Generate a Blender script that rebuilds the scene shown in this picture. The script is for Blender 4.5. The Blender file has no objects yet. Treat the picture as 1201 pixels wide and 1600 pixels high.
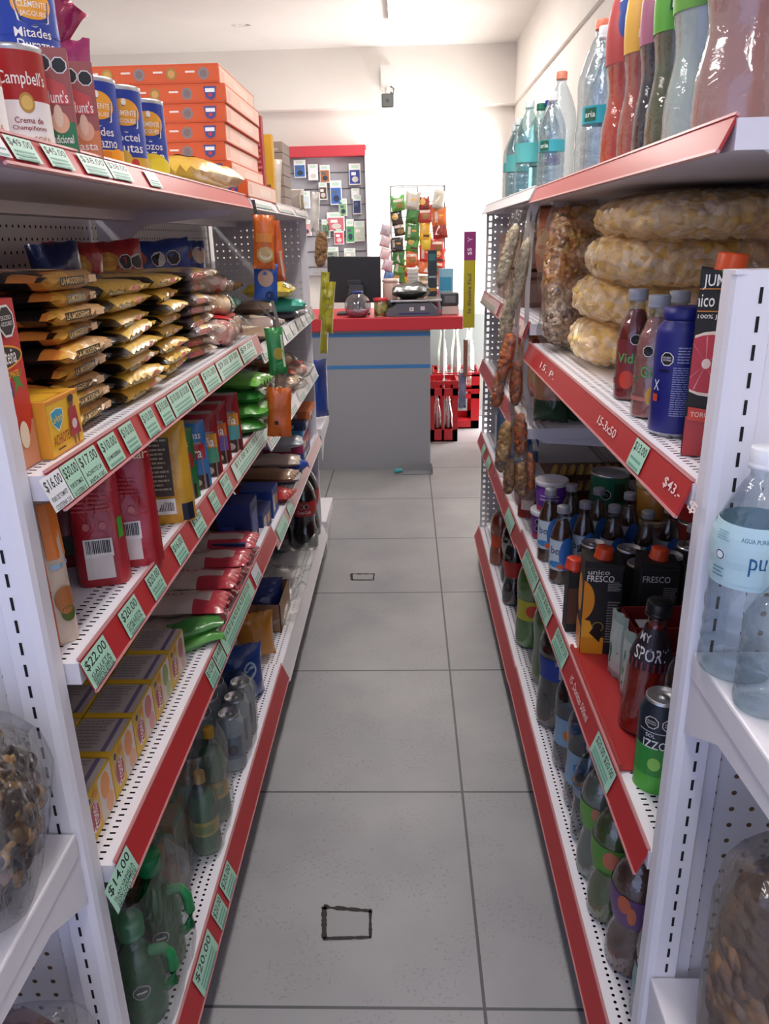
import bpy, bmesh, math, random
import numpy as np
from mathutils import Vector, Matrix, noise
PI = math.pi
rnd = random.Random(7)
S = bpy.context.scene
COL = S.collection

# ---------------------------------------------------------------- camera
FL, YAW, PIT, ROL, CAMH = 1193.6, -0.032983, 0.345116, -0.022447, 1.37575
def cam_axes():
    f = Vector((math.sin(YAW)*math.cos(PIT), math.cos(YAW)*math.cos(PIT), -math.sin(PIT)))
    r = Vector((math.cos(YAW), -math.sin(YAW), 0)); u = r.cross(f)
    c, s = math.cos(ROL), math.sin(ROL)
    return c*r+s*u, -s*r+c*u, f
CR, CU, CF = cam_axes()
CP = Vector((0, 0, CAMH))
cd = bpy.data.cameras.new('camera'); cam = bpy.data.objects.new('camera', cd); COL.objects.link(cam)
cd.sensor_fit = 'VERTICAL'; cd.sensor_height = 36; cd.lens = FL/1600*36; cd.clip_start = .02
cam.matrix_world = Matrix((( CR.x, CU.x, -CF.x, 0), (CR.y, CU.y, -CF.y, 0), (CR.z, CU.z, -CF.z, CAMH), (0, 0, 0, 1)))
S.camera = cam
def ray(px, py): return CF + CR*((px-600.5)/FL) - CU*((py-800)/FL)
def aX(x, px, py): d = ray(px, py); return CP + d*(x/d.x)
def aY(y, px, py): d = ray(px, py); return CP + d*(y/d.y)
def aZ(z, px, py): d = ray(px, py); return CP + d*((z-CAMH)/d.z)
def pj(P):
    d = Vector(P)-CP; z = d.dot(CF); return 600.5+FL*d.dot(CR)/z, 800-FL*d.dot(CU)/z
def yon(x, z, px):          # depth at which the line (x, *, z) passes above photo column px
    lo, hi = .3, 12
    s = pj((x, lo, z))[0] < pj((x, hi, z))[0]
    for _ in range(40):
        m = (lo+hi)/2
        if (pj((x, m, z))[0] < px) == s: lo = m
        else: hi = m
    return lo

# ---------------------------------------------------------------- materials
def lin(h):
    if isinstance(h, str):
        h = h.lstrip('#'); c = [int(h[i:i+2], 16)/255 for i in (0, 2, 4)]
    else: c = h
    return tuple(((x+.055)/1.055)**2.4 if x > .04045 else x/12.92 for x in c)+(1,)
MC = {}
def nt_of(m):
    m.use_nodes = True; n = m.node_tree; b = n.nodes['Principled BSDF']; return n, b
def M(col, k='plastic'):
    """a material of one colour; k: plastic, paper, film, metal, paint, liquid, matte"""
    key = (str(col), k)
    if key in MC: return MC[key]
    m = bpy.data.materials.new(k+'_'+str(col).lstrip('#')); n, b = nt_of(m)
    b.inputs['Base Color'].default_value = lin(col)
    R = dict(plastic=.35, paper=.55, film=.28, metal=.3, paint=.38, liquid=.08, matte=.85, print=.4)[k]
    b.inputs['Roughness'].default_value = R
    if k == 'metal': b.inputs['Metallic'].default_value = .9
    if k == 'liquid':
        b.inputs['Coat Weight'].default_value = .5; b.inputs['Coat Roughness'].default_value = .03
        b.inputs['Subsurface Weight'].default_value = .25; b.inputs['Subsurface Scale'].default_value = .02
    if k in ('film', 'paper', 'paint'):
        t = n.nodes.new('ShaderNodeTexCoord'); x = n.nodes.new('ShaderNodeTexNoise'); bp = n.nodes.new('ShaderNodeBump')
        x.inputs['Scale'].default_value = dict(film=42, paper=90, paint=150)[k]
        x.inputs['Detail'].default_value = 3
        if k == 'film': x.inputs['Distortion'].default_value = 1.2; b.inputs['Coat Weight'].default_value = .35; b.inputs['Coat Roughness'].default_value = .12
        bp.inputs['Strength'].default_value = dict(film=.55, paper=.12, paint=.03)[k]; bp.inputs['Distance'].default_value = .004
        n.links.new(t.outputs['Object'], x.inputs['Vector']); n.links.new(x.outputs['Fac'], bp.inputs['Height']); n.links.new(bp.outputs['Normal'], b.inputs['Normal'])
    MC[key] = m
    return m
def mth(n, op, a, b=None, c=None):
    x = n.nodes.new('ShaderNodeMath'); x.operation = op
    for i, v in enumerate((a, b, c)):
        if v is None: continue
        if isinstance(v, (int, float)): x.inputs[i].default_value = v
        else: n.links.new(v, x.inputs[i])
    return x.outputs[0]
def perf(name, col, axes, pu, pv, hu, hv, lim=None, rnd_=False, stag=True, rough=.35, dark=None):
    """painted sheet steel pierced by a regular grid of holes (see-through holes, or holes filled with a dark tone for the shade inside)"""
    if name in MC: return MC[name]
    m = bpy.data.materials.new(name); n, b = nt_of(m)
    b.inputs['Base Color'].default_value = lin(col); b.inputs['Roughness'].default_value = rough
    t = n.nodes.new('ShaderNodeTexCoord'); sp = n.nodes.new('ShaderNodeSeparateXYZ'); n.links.new(t.outputs['Object'], sp.inputs[0])
    U = mth(n, 'ABSOLUTE', sp.outputs[axes[0]]); V = mth(n, 'ABSOLUTE', sp.outputs[axes[1]])
    ru = mth(n, 'DIVIDE', U, pu); rv = mth(n, 'DIVIDE', V, pv)
    if stag: rv = mth(n, 'ADD', rv, mth(n, 'MULTIPLY', mth(n, 'MODULO', mth(n, 'FLOOR', ru), 2), .5))
    fu = mth(n, 'MULTIPLY', mth(n, 'ABSOLUTE', mth(n, 'SUBTRACT', mth(n, 'FRACT', ru), .5)), pu)
    fv = mth(n, 'MULTIPLY', mth(n, 'ABSOLUTE', mth(n, 'SUBTRACT', mth(n, 'FRACT', rv), .5)), pv)
    if rnd_:
        d = mth(n, 'SQRT', mth(n, 'ADD', mth(n, 'POWER', fu, 2), mth(n, 'POWER', fv, 2))); hole = mth(n, 'LESS_THAN', d, hu)
    else: hole = mth(n, 'MULTIPLY', mth(n, 'LESS_THAN', fu, hu), mth(n, 'LESS_THAN', fv, hv))
    if lim:
        hole = mth(n, 'MULTIPLY', hole, mth(n, 'GREATER_THAN', U, lim[0])); hole = mth(n, 'MULTIPLY', hole, mth(n, 'LESS_THAN', U, lim[1]))
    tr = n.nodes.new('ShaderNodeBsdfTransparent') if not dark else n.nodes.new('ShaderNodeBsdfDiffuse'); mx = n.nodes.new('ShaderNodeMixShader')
    if dark: tr.inputs[0].default_value = lin(dark)  # holes painted in: this tone stands for the shade inside them
    n.links.new(hole, mx.inputs[0]); n.links.new(b.outputs[0], mx.inputs[1]); n.links.new(tr.outputs[0], mx.inputs[2])
    n.links.new(mx.outputs[0], n.nodes['Material Output'].inputs['Surface'])
    MC[name] = m
    return m
def clear(name, tint, base=.06, edge=.55, bump=0, bs=60, rough=.06, milk=0.0, milkcol='#ffffff', dk=.45):
    """thin clear plastic: see-through face on, reflecting at grazing angles"""
    if name in MC: return MC[name]
    m = bpy.data.materials.new(name); m.use_nodes = True; n = m.node_tree; n.nodes.remove(n.nodes['Principled BSDF'])
    tr = n.nodes.new('ShaderNodeBsdfTransparent'); c0 = n.nodes.new('ShaderNodeMix'); c0.data_type = 'RGBA'; c0.inputs[6].default_value = lin(tint); c0.inputs[7].default_value = tuple(x*dk for x in lin(tint)[:3])+(1,)
    n.links.new(c0.outputs[2], tr.inputs[0])
    gl = n.nodes.new('ShaderNodeBsdfGlossy'); gl.inputs['Roughness'].default_value = rough; gl.inputs['Color'].default_value = (1, 1, 1, 1)
    lw = n.nodes.new('ShaderNodeLayerWeight'); lw.inputs['Blend'].default_value = .35
    fac = mth(n, 'ADD', mth(n, 'MULTIPLY', mth(n, 'POWER', lw.outputs['Facing'], 2.2), edge), base)
    n.links.new(mth(n, 'POWER', lw.outputs['Facing'], 1.6), c0.inputs[0])
    mx = n.nodes.new('ShaderNodeMixShader'); n.links.new(fac, mx.inputs[0]); n.links.new(tr.outputs[0], mx.inputs[1]); n.links.new(gl.outputs[0], mx.inputs[2])
    out = mx.outputs[0]
    if milk:
        df = n.nodes.new('ShaderNodeBsdfDiffuse'); df.inputs[0].default_value = lin(milkcol); m2 = n.nodes.new('ShaderNodeMixShader'); m2.inputs[0].default_value = milk
        n.links.new(out, m2.inputs[1]); n.links.new(df.outputs[0], m2.inputs[2]); out = m2.outputs[0]
    if bump:
        t = n.nodes.new('ShaderNodeTexCoord'); x = n.nodes.new('ShaderNodeTexNoise'); x.inputs['Scale'].default_value = bs; x.inputs['Detail'].default_value = 3; x.inputs['Distortion'].default_value = 1.5
        bp = n.nodes.new('ShaderNodeBump'); bp.inputs['Strength'].default_value = bump; bp.inputs['Distance'].default_value = .01
        n.links.new(t.outputs['Object'], x.inputs['Vector']); n.links.new(x.outputs['Fac'], bp.inputs['Height'])
        n.links.new(bp.outputs['Normal'], gl.inputs['Normal']); n.links.new(bp.outputs['Normal'], lw.inputs['Normal'])
    n.links.new(out, n.nodes['Material Output'].inputs['Surface'])
    MC[name] = m
    return m
def lumpy(name, cols, scale, bump=.6, rough=.6, dist=.006):
    """a fill of loose pieces: cell pattern that gives each piece its own tone"""
    if name in MC: return MC[name]
    m = bpy.data.materials.new(name); n, b = nt_of(m); b.inputs['Roughness'].default_value = rough
    t = n.nodes.new('ShaderNodeTexCoord'); v = n.nodes.new('ShaderNodeTexVoronoi'); v.inputs['Scale'].default_value = scale; n.links.new(t.outputs['Object'], v.inputs['Vector'])
    sp = n.nodes.new('ShaderNodeSeparateColor'); n.links.new(v.outputs['Color'], sp.inputs[0])
    r = n.nodes.new('ShaderNodeValToRGB'); n.links.new(sp.outputs[0], r.inputs[0])
    e = r.color_ramp.elements; e[0].color = lin(cols[0]); e[1].color = lin(cols[-1])
    for i, c in enumerate(cols[1:-1]): x = e.new((i+1)/(len(cols)-1)); x.color = lin(c)
    n.links.new(r.outputs[0], b.inputs['Base Color'])
    bp = n.nodes.new('ShaderNodeBump'); bp.invert = True; bp.inputs['Strength'].default_value = bump; bp.inputs['Distance'].default_value = dist
    n.links.new(v.outputs['Distance'], bp.inputs['Height']); n.links.new(bp.outputs['Normal'], b.inputs['Normal'])
    MC[name] = m
    return m
def emit(name, col, s):
    m = bpy.data.materials.new(name); m.use_nodes = True; n = m.node_tree; n.nodes.remove(n.nodes['Principled BSDF'])
    e = n.nodes.new('ShaderNodeEmission'); e.inputs[0].default_value = lin(col); e.inputs[1].default_value = s
    n.links.new(e.outputs[0], n.nodes['Material Output'].inputs['Surface']); return m
def wallmat(name, col, rough=.8, spots=.03, sc=2.5):
    m = bpy.data.materials.new(name); n, b = nt_of(m); b.inputs['Roughness'].default_value = rough
    t = n.nodes.new('ShaderNodeTexCoord'); x = n.nodes.new('ShaderNodeTexNoise'); x.inputs['Scale'].default_value = sc; x.inputs['Detail'].default_value = 6
    n.links.new(t.outputs['Object'], x.inputs['Vector'])
    r = n.nodes.new('ShaderNodeValToRGB'); r.color_ramp.elements[0].position = .3; r.color_ramp.elements[1].position = .7
    c = lin(col); r.color_ramp.elements[0].color = tuple(v*(1-spots) for v in c[:3])+(1,); r.color_ramp.elements[1].color = tuple(min(1, v*(1+spots)) for v in c[:3])+(1,)
    n.links.new(x.outputs['Fac'], r.inputs[0]); n.links.new(r.outputs[0], b.inputs['Base Color']); return m
def floormat():
    m = bpy.data.materials.new('grey_tile'); n, b = nt_of(m)
    t = n.nodes.new('ShaderNodeTexCoord'); sp = n.nodes.new('ShaderNodeSeparateXYZ'); n.links.new(t.outputs['Object'], sp.inputs[0])
    def line(o, off):
        f = mth(n, 'FRACT', mth(n, 'DIVIDE', mth(n, 'ADD', o, 60-off), .6)); return mth(n, 'MULTIPLY', mth(n, 'SUBTRACT', .5, mth(n, 'ABSOLUTE', mth(n, 'SUBTRACT', f, .5))), .6)
    d = mth(n, 'MINIMUM', line(sp.outputs[0], .1336), line(sp.outputs[1], 1.0444))
    g = mth(n, 'LESS_THAN', d, .0032)
    x = n.nodes.new('ShaderNodeTexNoise'); x.inputs['Scale'].default_value = 3; x.inputs['Detail'].default_value = 8; n.links.new(t.outputs['Object'], x.inputs['Vector'])
    y = n.nodes.new('ShaderNodeTexNoise'); y.inputs['Scale'].default_value = 130; y.inputs['Detail'].default_value = 5; n.links.new(t.outputs['Object'], y.inputs['Vector'])
    w = n.nodes.new('ShaderNodeTexNoise'); w.inputs['Scale'].default_value = 7; w.inputs['Detail'].default_value = 2; n.links.new(t.outputs['Object'], w.inputs['Vector'])
    r = n.nodes.new('ShaderNodeValToRGB'); r.color_ramp.elements[0].position = .3; r.color_ramp.elements[1].position = .7
    r.color_ramp.elements[0].color = lin('#8d8d91'); r.color_ramp.elements[1].color = lin('#a1a1a2'); n.links.new(x.outputs['Fac'], r.inputs[0])
    spk = mth(n, 'MULTIPLY', mth(n, 'GREATER_THAN', y.outputs['Fac'], .60), mth(n, 'MULTIPLY', mth(n, 'GREATER_THAN', w.outputs['Fac'], .5), .22))
    m1 = n.nodes.new('ShaderNodeMix'); m1.data_type = 'RGBA'; n.links.new(spk, m1.inputs[0]); n.links.new(r.outputs[0], m1.inputs[6]); m1.inputs[7].default_value = lin('#3e3c44')
    m2 = n.nodes.new('ShaderNodeMix'); m2.data_type = 'RGBA'; n.links.new(g, m2.inputs[0]); n.links.new(m1.outputs[2], m2.inputs[6]); m2.inputs[7].default_value = lin('#4a4d50')
    n.links.new(m2.outputs[2], b.inputs['Base Color']); b.inputs['Roughness'].default_value = .42
    bp = n.nodes.new('ShaderNodeBump'); bp.inputs['Strength'].default_value = .3; bp.inputs['Distance'].default_value = .002
    n.links.new(mth(n, 'SUBTRACT', 1, g), bp.inputs['Height']); n.links.new(bp.outputs['Normal'], b.inputs['Normal']); return m

# ---------------------------------------------------------------- text
TX = {}
def text(s, bold=0):
    k = (s, bold)
    if k in TX: return TX[k]
    c = bpy.data.curves.new('lettering', 'FONT'); c.body = s; c.size = 1; c.align_x = 'CENTER'; c.align_y = 'CENTER'; c.resolution_u = 2; c.offset = bold
    o = bpy.data.objects.new('lettering', c); COL.objects.link(o); bpy.context.view_layer.update()
    me = o.to_mesh(); v = [(p.co.x, p.co.y) for p in me.vertices]; f = [tuple(p.vertices) for p in me.polygons]
    o.to_mesh_clear(); bpy.data.objects.remove(o); bpy.data.curves.remove(c)
    x0 = min([p[0] for p in v] or [0]); x1 = max([p[0] for p in v] or [1]); y0 = min([p[1] for p in v] or [0]); y1 = max([p[1] for p in v] or [1])
    v = [((p[0]-(x0+x1)/2)/(x1-x0), (p[1]-(y0+y1)/2)/(y1-y0)) for p in v]
    TX[k] = (v, f); return TX[k]

# ---------------------------------------------------------------- mesh builder
class MB:
    def __init__(s): s.v = []; s.f = []; s.m = []; s.s = []; s.mats = []; s.T = Matrix.Identity(4)
    def mi(s, m):
        if m not in s.mats: s.mats.append(m)
        return s.mats.index(m)
    def add(s, vs, fs, mat, sm=False):
        b = len(s.v); T = s.T; s.v += [T @ Vector(p) for p in vs]
        if not isinstance(mat, list): i = s.mi(mat); mat = [i]*len(fs)
        else: mat = [s.mi(x) for x in mat]
        s.f += [tuple(b+i for i in f) for f in fs]; s.m += mat; s.s += [sm]*len(fs); return s
    def box(s, x0, y0, z0, x1, y1, z1, mat, bev=0):
        if bev:
            bm = bmesh.new(); bmesh.ops.create_cube(bm, size=1)
            for q in bm.verts: q.co = Vector((x0+(q.co.x+.5)*(x1-x0), y0+(q.co.y+.5)*(y1-y0), z0+(q.co.z+.5)*(z1-z0)))
            bmesh.ops.bevel(bm, geom=bm.edges[:], offset=bev, segments=2, profile=.5, affect='EDGES')
            bm.verts.index_update(); vs = [q.co.copy() for q in bm.verts]; fs = [[q.index for q in f.verts] for f in bm.faces]; bm.free()
            return s.add(vs, fs, mat)
        vs = [(x, y, z) for z in (z0, z1) for y in (y0, y1) for x in (x0, x1)]
        return s.add(vs, [(0, 2, 3, 1), (4, 5, 7, 6), (0, 1, 5, 4), (2, 6, 7, 3), (0, 4, 6, 2), (1, 3, 7, 5)], mat)
    def prism(s, poly, h0, h1, mat, axis='z', sm=False):
        n = len(poly); P = {'z': lambda a, b, h: (a, b, h), 'y': lambda a, b, h: (a, h, b), 'x': lambda a, b, h: (h, a, b)}[axis]
        vs = [P(a, b, h) for h in (h0, h1) for a, b in poly]
        fs = [tuple(range(n)), tuple(range(2*n-1, n-1, -1))]+[(i, (i+1) % n, n+(i+1) % n, n+i) for i in range(n)]
        return s.add(vs, fs, mat, sm)
    def lathe(s, prof, mat, n=32, sm=True, sq=0, fn=None):
        """prof: [(r,z)] or [(r,z,mat)] where mat colours the ring above the point"""
        vs = []; fs = []; ms = []
        for k, p in enumerate(prof):
            for i in range(n):
                a = 2*PI*i/n; r = p[0]
                if fn: r *= fn(a, p[1])
                vs.append((r*math.cos(a), r*math.sin(a), p[1]))
        for k in range(len(prof)-1):
            mm = prof[k][2] if len(prof[k]) > 2 else mat
            for i in range(n):
                j = (i+1) % n; fs.append((k*n+i, k*n+j, (k+1)*n+j, (k+1)*n+i)); ms.append(mm)
        if prof[0][0] > 1e-5: fs.append(tuple(range(n-1, -1, -1))); ms.append(prof[0][2] if len(prof[0]) > 2 else mat)
        if prof[-1][0] > 1e-5: fs.append(tuple((len(prof)-1)*n+i for i in range(n))); ms.append(prof[-1][2] if len(prof[-1]) > 2 else mat)
        return s.add(vs, fs, ms, sm)
    def tube(s, path, r, mat, n=8):
        vs = []; fs = []; P = [Vector(p) for p in path]
        for k, p in enumerate(P):
            d = (P[min(k+1, len(P)-1)]-P[max(k-1, 0)]).normalized(); a = d.cross(Vector((0, 0, 1)))
            if a.length < .1: a = d.cross(Vector((1, 0, 0)))
            a.normalize(); b = d.cross(a); rr = r[k] if isinstance(r, (list, tuple)) else r
            vs += [p+(a*math.cos(2*PI*i/n)+b*math.sin(2*PI*i/n))*rr for i in range(n)]
        for k in range(len(P)-1): fs += [(k*n+i, k*n+(i+1) % n, (k+1)*n+(i+1) % n, (k+1)*n+i) for i in range(n)]
        fs += [tuple(range(n)), tuple((len(P)-1)*n+i for i in range(n))]
        return s.add(vs, fs, mat, True)
    def surf(s, fn, nu, nv, mat, sm=True, cf=None):
        vs = [fn(i/nu, j/nv) for j in range(nv+1) for i in range(nu+1)]; w = nu+1
        fs = [(j*w+i, j*w+i+1, (j+1)*w+i+1, (j+1)*w+i) for j in range(nv) for i in range(nu)]
        ms = [cf((i+.5)/nu, (j+.5)/nv) for j in range(nv) for i in range(nu)] if cf else mat
        return s.add(vs, fs, ms, sm)
    def art(s, shapes, mp, du=.006, h0=.0004):
        """flat print on a surface; mp(u, v, h) -> point, u right, v up in metres"""
        for k, sh in enumerate(shapes):
            h = h0+.00013*min(k, 14)+.00001*(k % 7); t = sh[0]; mat = M(sh[-1], 'print') if isinstance(sh[-1], str) else sh[-1]
            if t in 're':
                u0, v0, u1, v1 = sh[1:5]
                if u1 < u0: u0, u1 = u1, u0
                n = max(1, int(math.ceil((u1-u0)/du))); 
                if t == 'e': n = max(n, 12)
                nv = max(1, int(math.ceil((v1-v0)/(du*2)))) if du < .5 else 1
                vs = []; fs = []
                for i in range(n+1):
                    x = i/n
                    if t == 'r': lo, hi = v0, v1
                    else: 
                        x = .5-.5*math.cos(PI*x); q = math.sqrt(max(0, 1-(2*x-1)**2)); c = (v0+v1)/2; lo, hi = c-q*(v1-v0)/2, c+q*(v1-v0)/2
                    for j in range(nv+1): vs.append(mp(u0+(u1-u0)*x, lo+(hi-lo)*j/nv, h))
                for i in range(n):
                    for j in range(nv): a = i*(nv+1)+j; fs.append((a, a+nv+1, a+nv+2, a+1))
                s.add(vs, fs, mat)
            elif t == 'p':
                s.add([mp(u, v, h) for u, v in sh[1]], [tuple(range(len(sh[1])))], mat)
            elif t == 't':      # ('t', string, cu, cv, width, height, colour)  optional rotation before the colour
                _, st, cu, cv, w, hh = sh[:6]; a = sh[6] if len(sh) > 7 else 0; ca, sa = math.cos(a), math.sin(a)
                v, f = text(st, .008); s.add([mp(cu+(p[0]*w*ca-p[1]*hh*sa), cv+(p[0]*w*sa+p[1]*hh*ca), h) for p in v], f, mat)
        return s
    def build(s, name, parent=None, loc=None, rot=None):
        me = bpy.data.meshes.new(name); me.from_pydata([tuple(p) for p in s.v], [], s.f)
        for m in s.mats: me.materials.append(m)
        me.polygons.foreach_set('material_index', s.m); me.polygons.foreach_set('use_smooth', s.s); me.update()
        o = bpy.data.objects.new(name, me); COL.objects.link(o)
        if parent: o.parent = parent
        if loc is not None: o.location = loc
        if rot is not None: o.rotation_euler = rot
        return o
def tag(o, label=None, cat=None, group=None, kind=None):
    if label: o['label'] = label
    if cat: o['category'] = cat
    if group: o['group'] = group
    if kind: o['kind'] = kind
    return o
def E(name, loc, label, cat, group=None, rot=(0, 0, 0)):
    o = bpy.data.objects.new(name, None); COL.objects.link(o); o.location = loc; o.rotation_euler = rot; o.empty_display_size = .05
    return tag(o, label, cat, group)
def dup(o, loc=None, rot=None, label=None, group=None, sc=None, parent=None):
    c = o.copy(); COL.objects.link(c)
    if parent: c.parent = parent
    if loc is not None: c.location = loc
    if rot is not None: c.rotation_euler = rot
    if label: c['label'] = label
    if group: c['group'] = group
    if sc: c.scale = sc
    for ch in list(o.children): dup(ch, parent=c)
    return c
ORD = ['topmost', 'second', 'third', 'fourth', 'fifth', 'sixth', 'seventh', 'eighth', 'ninth', 'tenth', 'eleventh', 'twelfth']
NTH = ['first']+ORD[1:]

# print mappings
def face(o, ex, ey, n, cl=None):     # plane with origin o, u axis ex, v axis ey, normal n; cl: print stops at the edges (half width, height)
    o, ex, ey, n = map(Vector, (o, ex, ey, n)); a, b0, b1 = (cl[0], cl[1], cl[2]) if cl else (9, -9, 9)
    return lambda u, v, h: o+ex*max(-a, min(a, u))+ey*max(b0, min(b1, v))+n*h
def cyl(r, a0, z0=0):
    rf = r if callable(r) else (lambda z: r)
    def f(u, v, h):
        R = rf(z0+v); a = a0+u/max(R, .005); return Vector(((R+h)*math.cos(a), (R+h)*math.sin(a), z0+v))
    return f
def prof_r(prof):
    zs = [p[1] for p in prof]; rs = [p[0] for p in prof]
    def f(z):
        for i in range(len(zs)-1):
            if zs[i] <= z <= zs[i+1] and zs[i+1] > zs[i]: return rs[i]+(rs[i+1]-rs[i])*(z-zs[i])/(zs[i+1]-zs[i])
        return rs[0] if z < zs[0] else rs[-1]
    return f
def smooth(prof, k=3):
    out = []
    for i in range(len(prof)-1):
        p0 = prof[max(i-1, 0)]; p1 = prof[i]; p2 = prof[i+1]; p3 = prof[min(i+2, len(prof)-1)]
        for j in range(k):
            t = j/k; q = []
            for d in (0, 1):
                m1 = (p2[d]-p0[d])/2; m2 = (p3[d]-p1[d])/2
                if d == 1: m1 = m2 = p2[d]-p1[d]
                q.append((2*t**3-3*t*t+1)*p1[d]+(t**3-2*t*t+t)*m1+(-2*t**3+3*t*t)*p2[d]+(t**3-t*t)*m2)
            out.append((max(q[0], 0), q[1]))
    out.append(prof[-1]); return out
# octagonal warning seal as on food packs
def seal(u, v, r, txt=True):
    p = [(u+r*math.cos(PI/8+i*PI/4), v+r*math.sin(PI/8+i*PI/4)) for i in range(8)]; q = [(u+(a-u)*.86, v+(b-v)*.86) for a, b in p]
    return [('p', p, '#e8e8e8'), ('p', q, '#151515')]+([('t', 'EXCESO', u, v+r*.2, r*1.2, r*.25, '#e8e8e8'), ('t', 'AZUCARES', u, v-r*.15, r*1.3, r*.25, '#e8e8e8')] if txt else [])
def ink(u0, v0, u1, v1, n, col, k=1.):       # lines of fine print
    out = []; r = random.Random(int(abs(u0*1e4+v1*1e5))); d = (v1-v0)/n
    for i in range(n):
        a = u0; b = u0+(u1-u0)*r.uniform(.75, 1)
        while a < b:
            w = min(b-a, abs(u1-u0)*r.uniform(.08, .22)); out.append(('r', a, v1-d*(i+.75), a+w*.85, v1-d*(i+.3), col)); a += w
    return out
def barcode(u0, v0, u1, v1):
    out = [('r', u0, v0, u1, v1, '#e9e6e2')]; r = random.Random(3); a = u0+.003
    while a < u1-.004: w = r.uniform(.0006, .0018); out.append(('r', a, v0+.006, a+w, v1-.002, '#222222')); a += w+r.uniform(.0006, .0016)
    return out

# ---------------------------------------------------------------- generic packs
def pillow(mb, L, W, T, mat, n=2.4, m=2.4, amp=.002, seed=0, cf=None, nu=20, nv=14, sealx=.0, flat=0, fr=28):
    """a filled bag lying flat: x length, y width, z thickness; crimped seals at both x ends. Returns its top surface for printing"""
    def hh(a, b):
        a = min(1, abs(a)*(1+sealx)); return T/2*math.sqrt(max(0, (1-a**n)*(1-abs(b)**m)))
    def wob(x, y): return amp*noise.noise(Vector((x*fr+seed*3.1, y*fr, seed*1.7)))
    def top(u, v, sgn=1):
        a, b = 2*u-1, 2*v-1; x, y = a*L/2, b*W/2; q = hh(a, b)
        nar = 1-.08*(1-abs(a)**3)*min(1, T/max(W, .01)*2.2); x *= 1-.03*(1-b*b)*0+.02*noise.noise(Vector((y*30, seed, 3)))
        return Vector((x, y*nar, sgn*q*(1-(flat if sgn < 0 else 0))+wob(x, y)*(.3+q/(T/2))+(amp*1.2*math.sin(y*260+seed)*abs(a)**8)))
    mb.surf(lambda u, v: top(u, v), nu, nv, mat, cf=(lambda u, v: cf(2*u-1, 2*v-1, 1)) if cf else None)
    mb.surf(lambda u, v: top(u, v, -1), nu, nv, mat, cf=(lambda u, v: cf(2*u-1, 2*v-1, -1)) if cf else None)
    def mp(u, v, h):
        p = top(max(.03, min(.97, u/L+.5)), max(.03, min(.97, v/W+.5))); p.z += h+.0004; return p
    return mp
def pouch(mb, W, H, D, mat, amp=.003, seed=0, cf=None, nu=16, nv=22, topw=.9):
    """a stand-up pouch: x width (print side faces -y), z height, y depth at the gusset, pinched to a seam at the top"""
    def P(u, v, s):
        a = 2*u-1; d = D/2*math.sqrt(max(0, 1-v**3.0))*max(0, 1-abs(a)**6)**.5
        w = W*(1-(1-topw)*v); x = a*w/2; z = v*H
        k = amp*noise.noise(Vector((x*30+seed*5, z*22, s*2+seed)))*(.4+1.2*v*(1-v)*2)
        return Vector((x, s*d+k, z))
    for s in (-1, 1): mb.surf(lambda u, v: P(u, v, s), nu, nv, mat, cf=(lambda u, v: cf(2*u-1, v, s)) if cf else None)
    def mp(u, v, h): 
        p = P(max(.015, min(.985, u/W+.5)), max(.01, min(.99, v/H)), -1); p.y -= h+.0006; return p
    return mp
ICO = {}
def ico(k):
    if k not in ICO:
        bm = bmesh.new(); bmesh.ops.create_icosphere(bm, subdivisions=k, radius=1); bm.verts.index_update()
        ICO[k] = ([v.co.copy() for v in bm.verts], [tuple(v.index for v in f.verts) for f in bm.faces]); bm.free()
    return ICO[k]
def lumps(mb, L, W, T, mat, seed=0, amp=.006, fr=60, n=2.6, sub=5, k=.94):
    """loose pieces pressed into a rounded bag shape: every cell bulges out on its own"""
    V, F = ico(sub); out = []; e = min(4.5, max(2.3, n)); off = Vector((seed*1.7, seed, 0))
    for d in V:
        a, b, c = abs(d.x)/(L/2*k), abs(d.y)/(W/2*k), abs(d.z)/(T/2*k)
        r = (a**e+b**e+c**e)**(-1/e); p = d*r; q = noise.voronoi(p*fr+off)[0][0]
        g = Vector((p.x/(L*L), p.y/(W*W), p.z/(T*T))).normalized()
        out.append(p+g*(amp*(.35-min(q, .9)**2*1.6)+.25*amp*noise.noise(p*fr*.25+off)))
    mb.add(out, F, mat, True)
# ================================================================ the room
WHITE = M('#e4e2e8', 'paint'); WSH = M('#dcdae2', 'paint')
wm = wallmat('cream_wall', '#ebe6df'); cm = wallmat('white_ceiling', '#eae7e2')
RY = 6.5
def struct(name, mb): o = mb.build(name); o['kind'] = 'structure'; return o
b = MB(); b.box(-3.2, -1.6, -.05, 2.3, RY+.1, 0, floormat()); struct('floor', b)
b = MB(); b.box(-3.2, -1.6, 2.68, 2.3, RY+.1, 2.75, cm); struct('ceiling', b)
b = MB(); b.box(-3.2, RY, 0, 2.3, RY+.1, 2.68, wm); struct('wall_back', b)
b = MB(); b.box(-3.3, -1.6, 0, -3.2, RY+.1, 2.75, wm); struct('wall_left', b)
b = MB()
for q in ((-1.6, 0, 5.45, 2.68), (6.4, 0, 6.5, 2.68), (5.45, 2.08, 6.4, 2.68)): b.box(.84, q[0], q[1], .94, q[2], q[3], wm)
struct('wall_right', b)
b = MB(); b.box(-3.2, RY-.14, 2.29, .82, RY, 2.68, wm); struct('trim_1', b)
b = MB(); b.box(.82, -1.6, 2.29, .98, RY, 2.68, wm); struct('trim_2', b)
b = MB(); fm_ = M('#d0d0d2', 'metal')
for y in (5.45, 6.36): b.box(.835, y, 0, .945, y+.04, 2.08, fm_)
b.box(.835, 5.49, 2.04, .945, 6.36, 2.08, fm_); struct('door_1', b)
r = random.Random(5)
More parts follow.
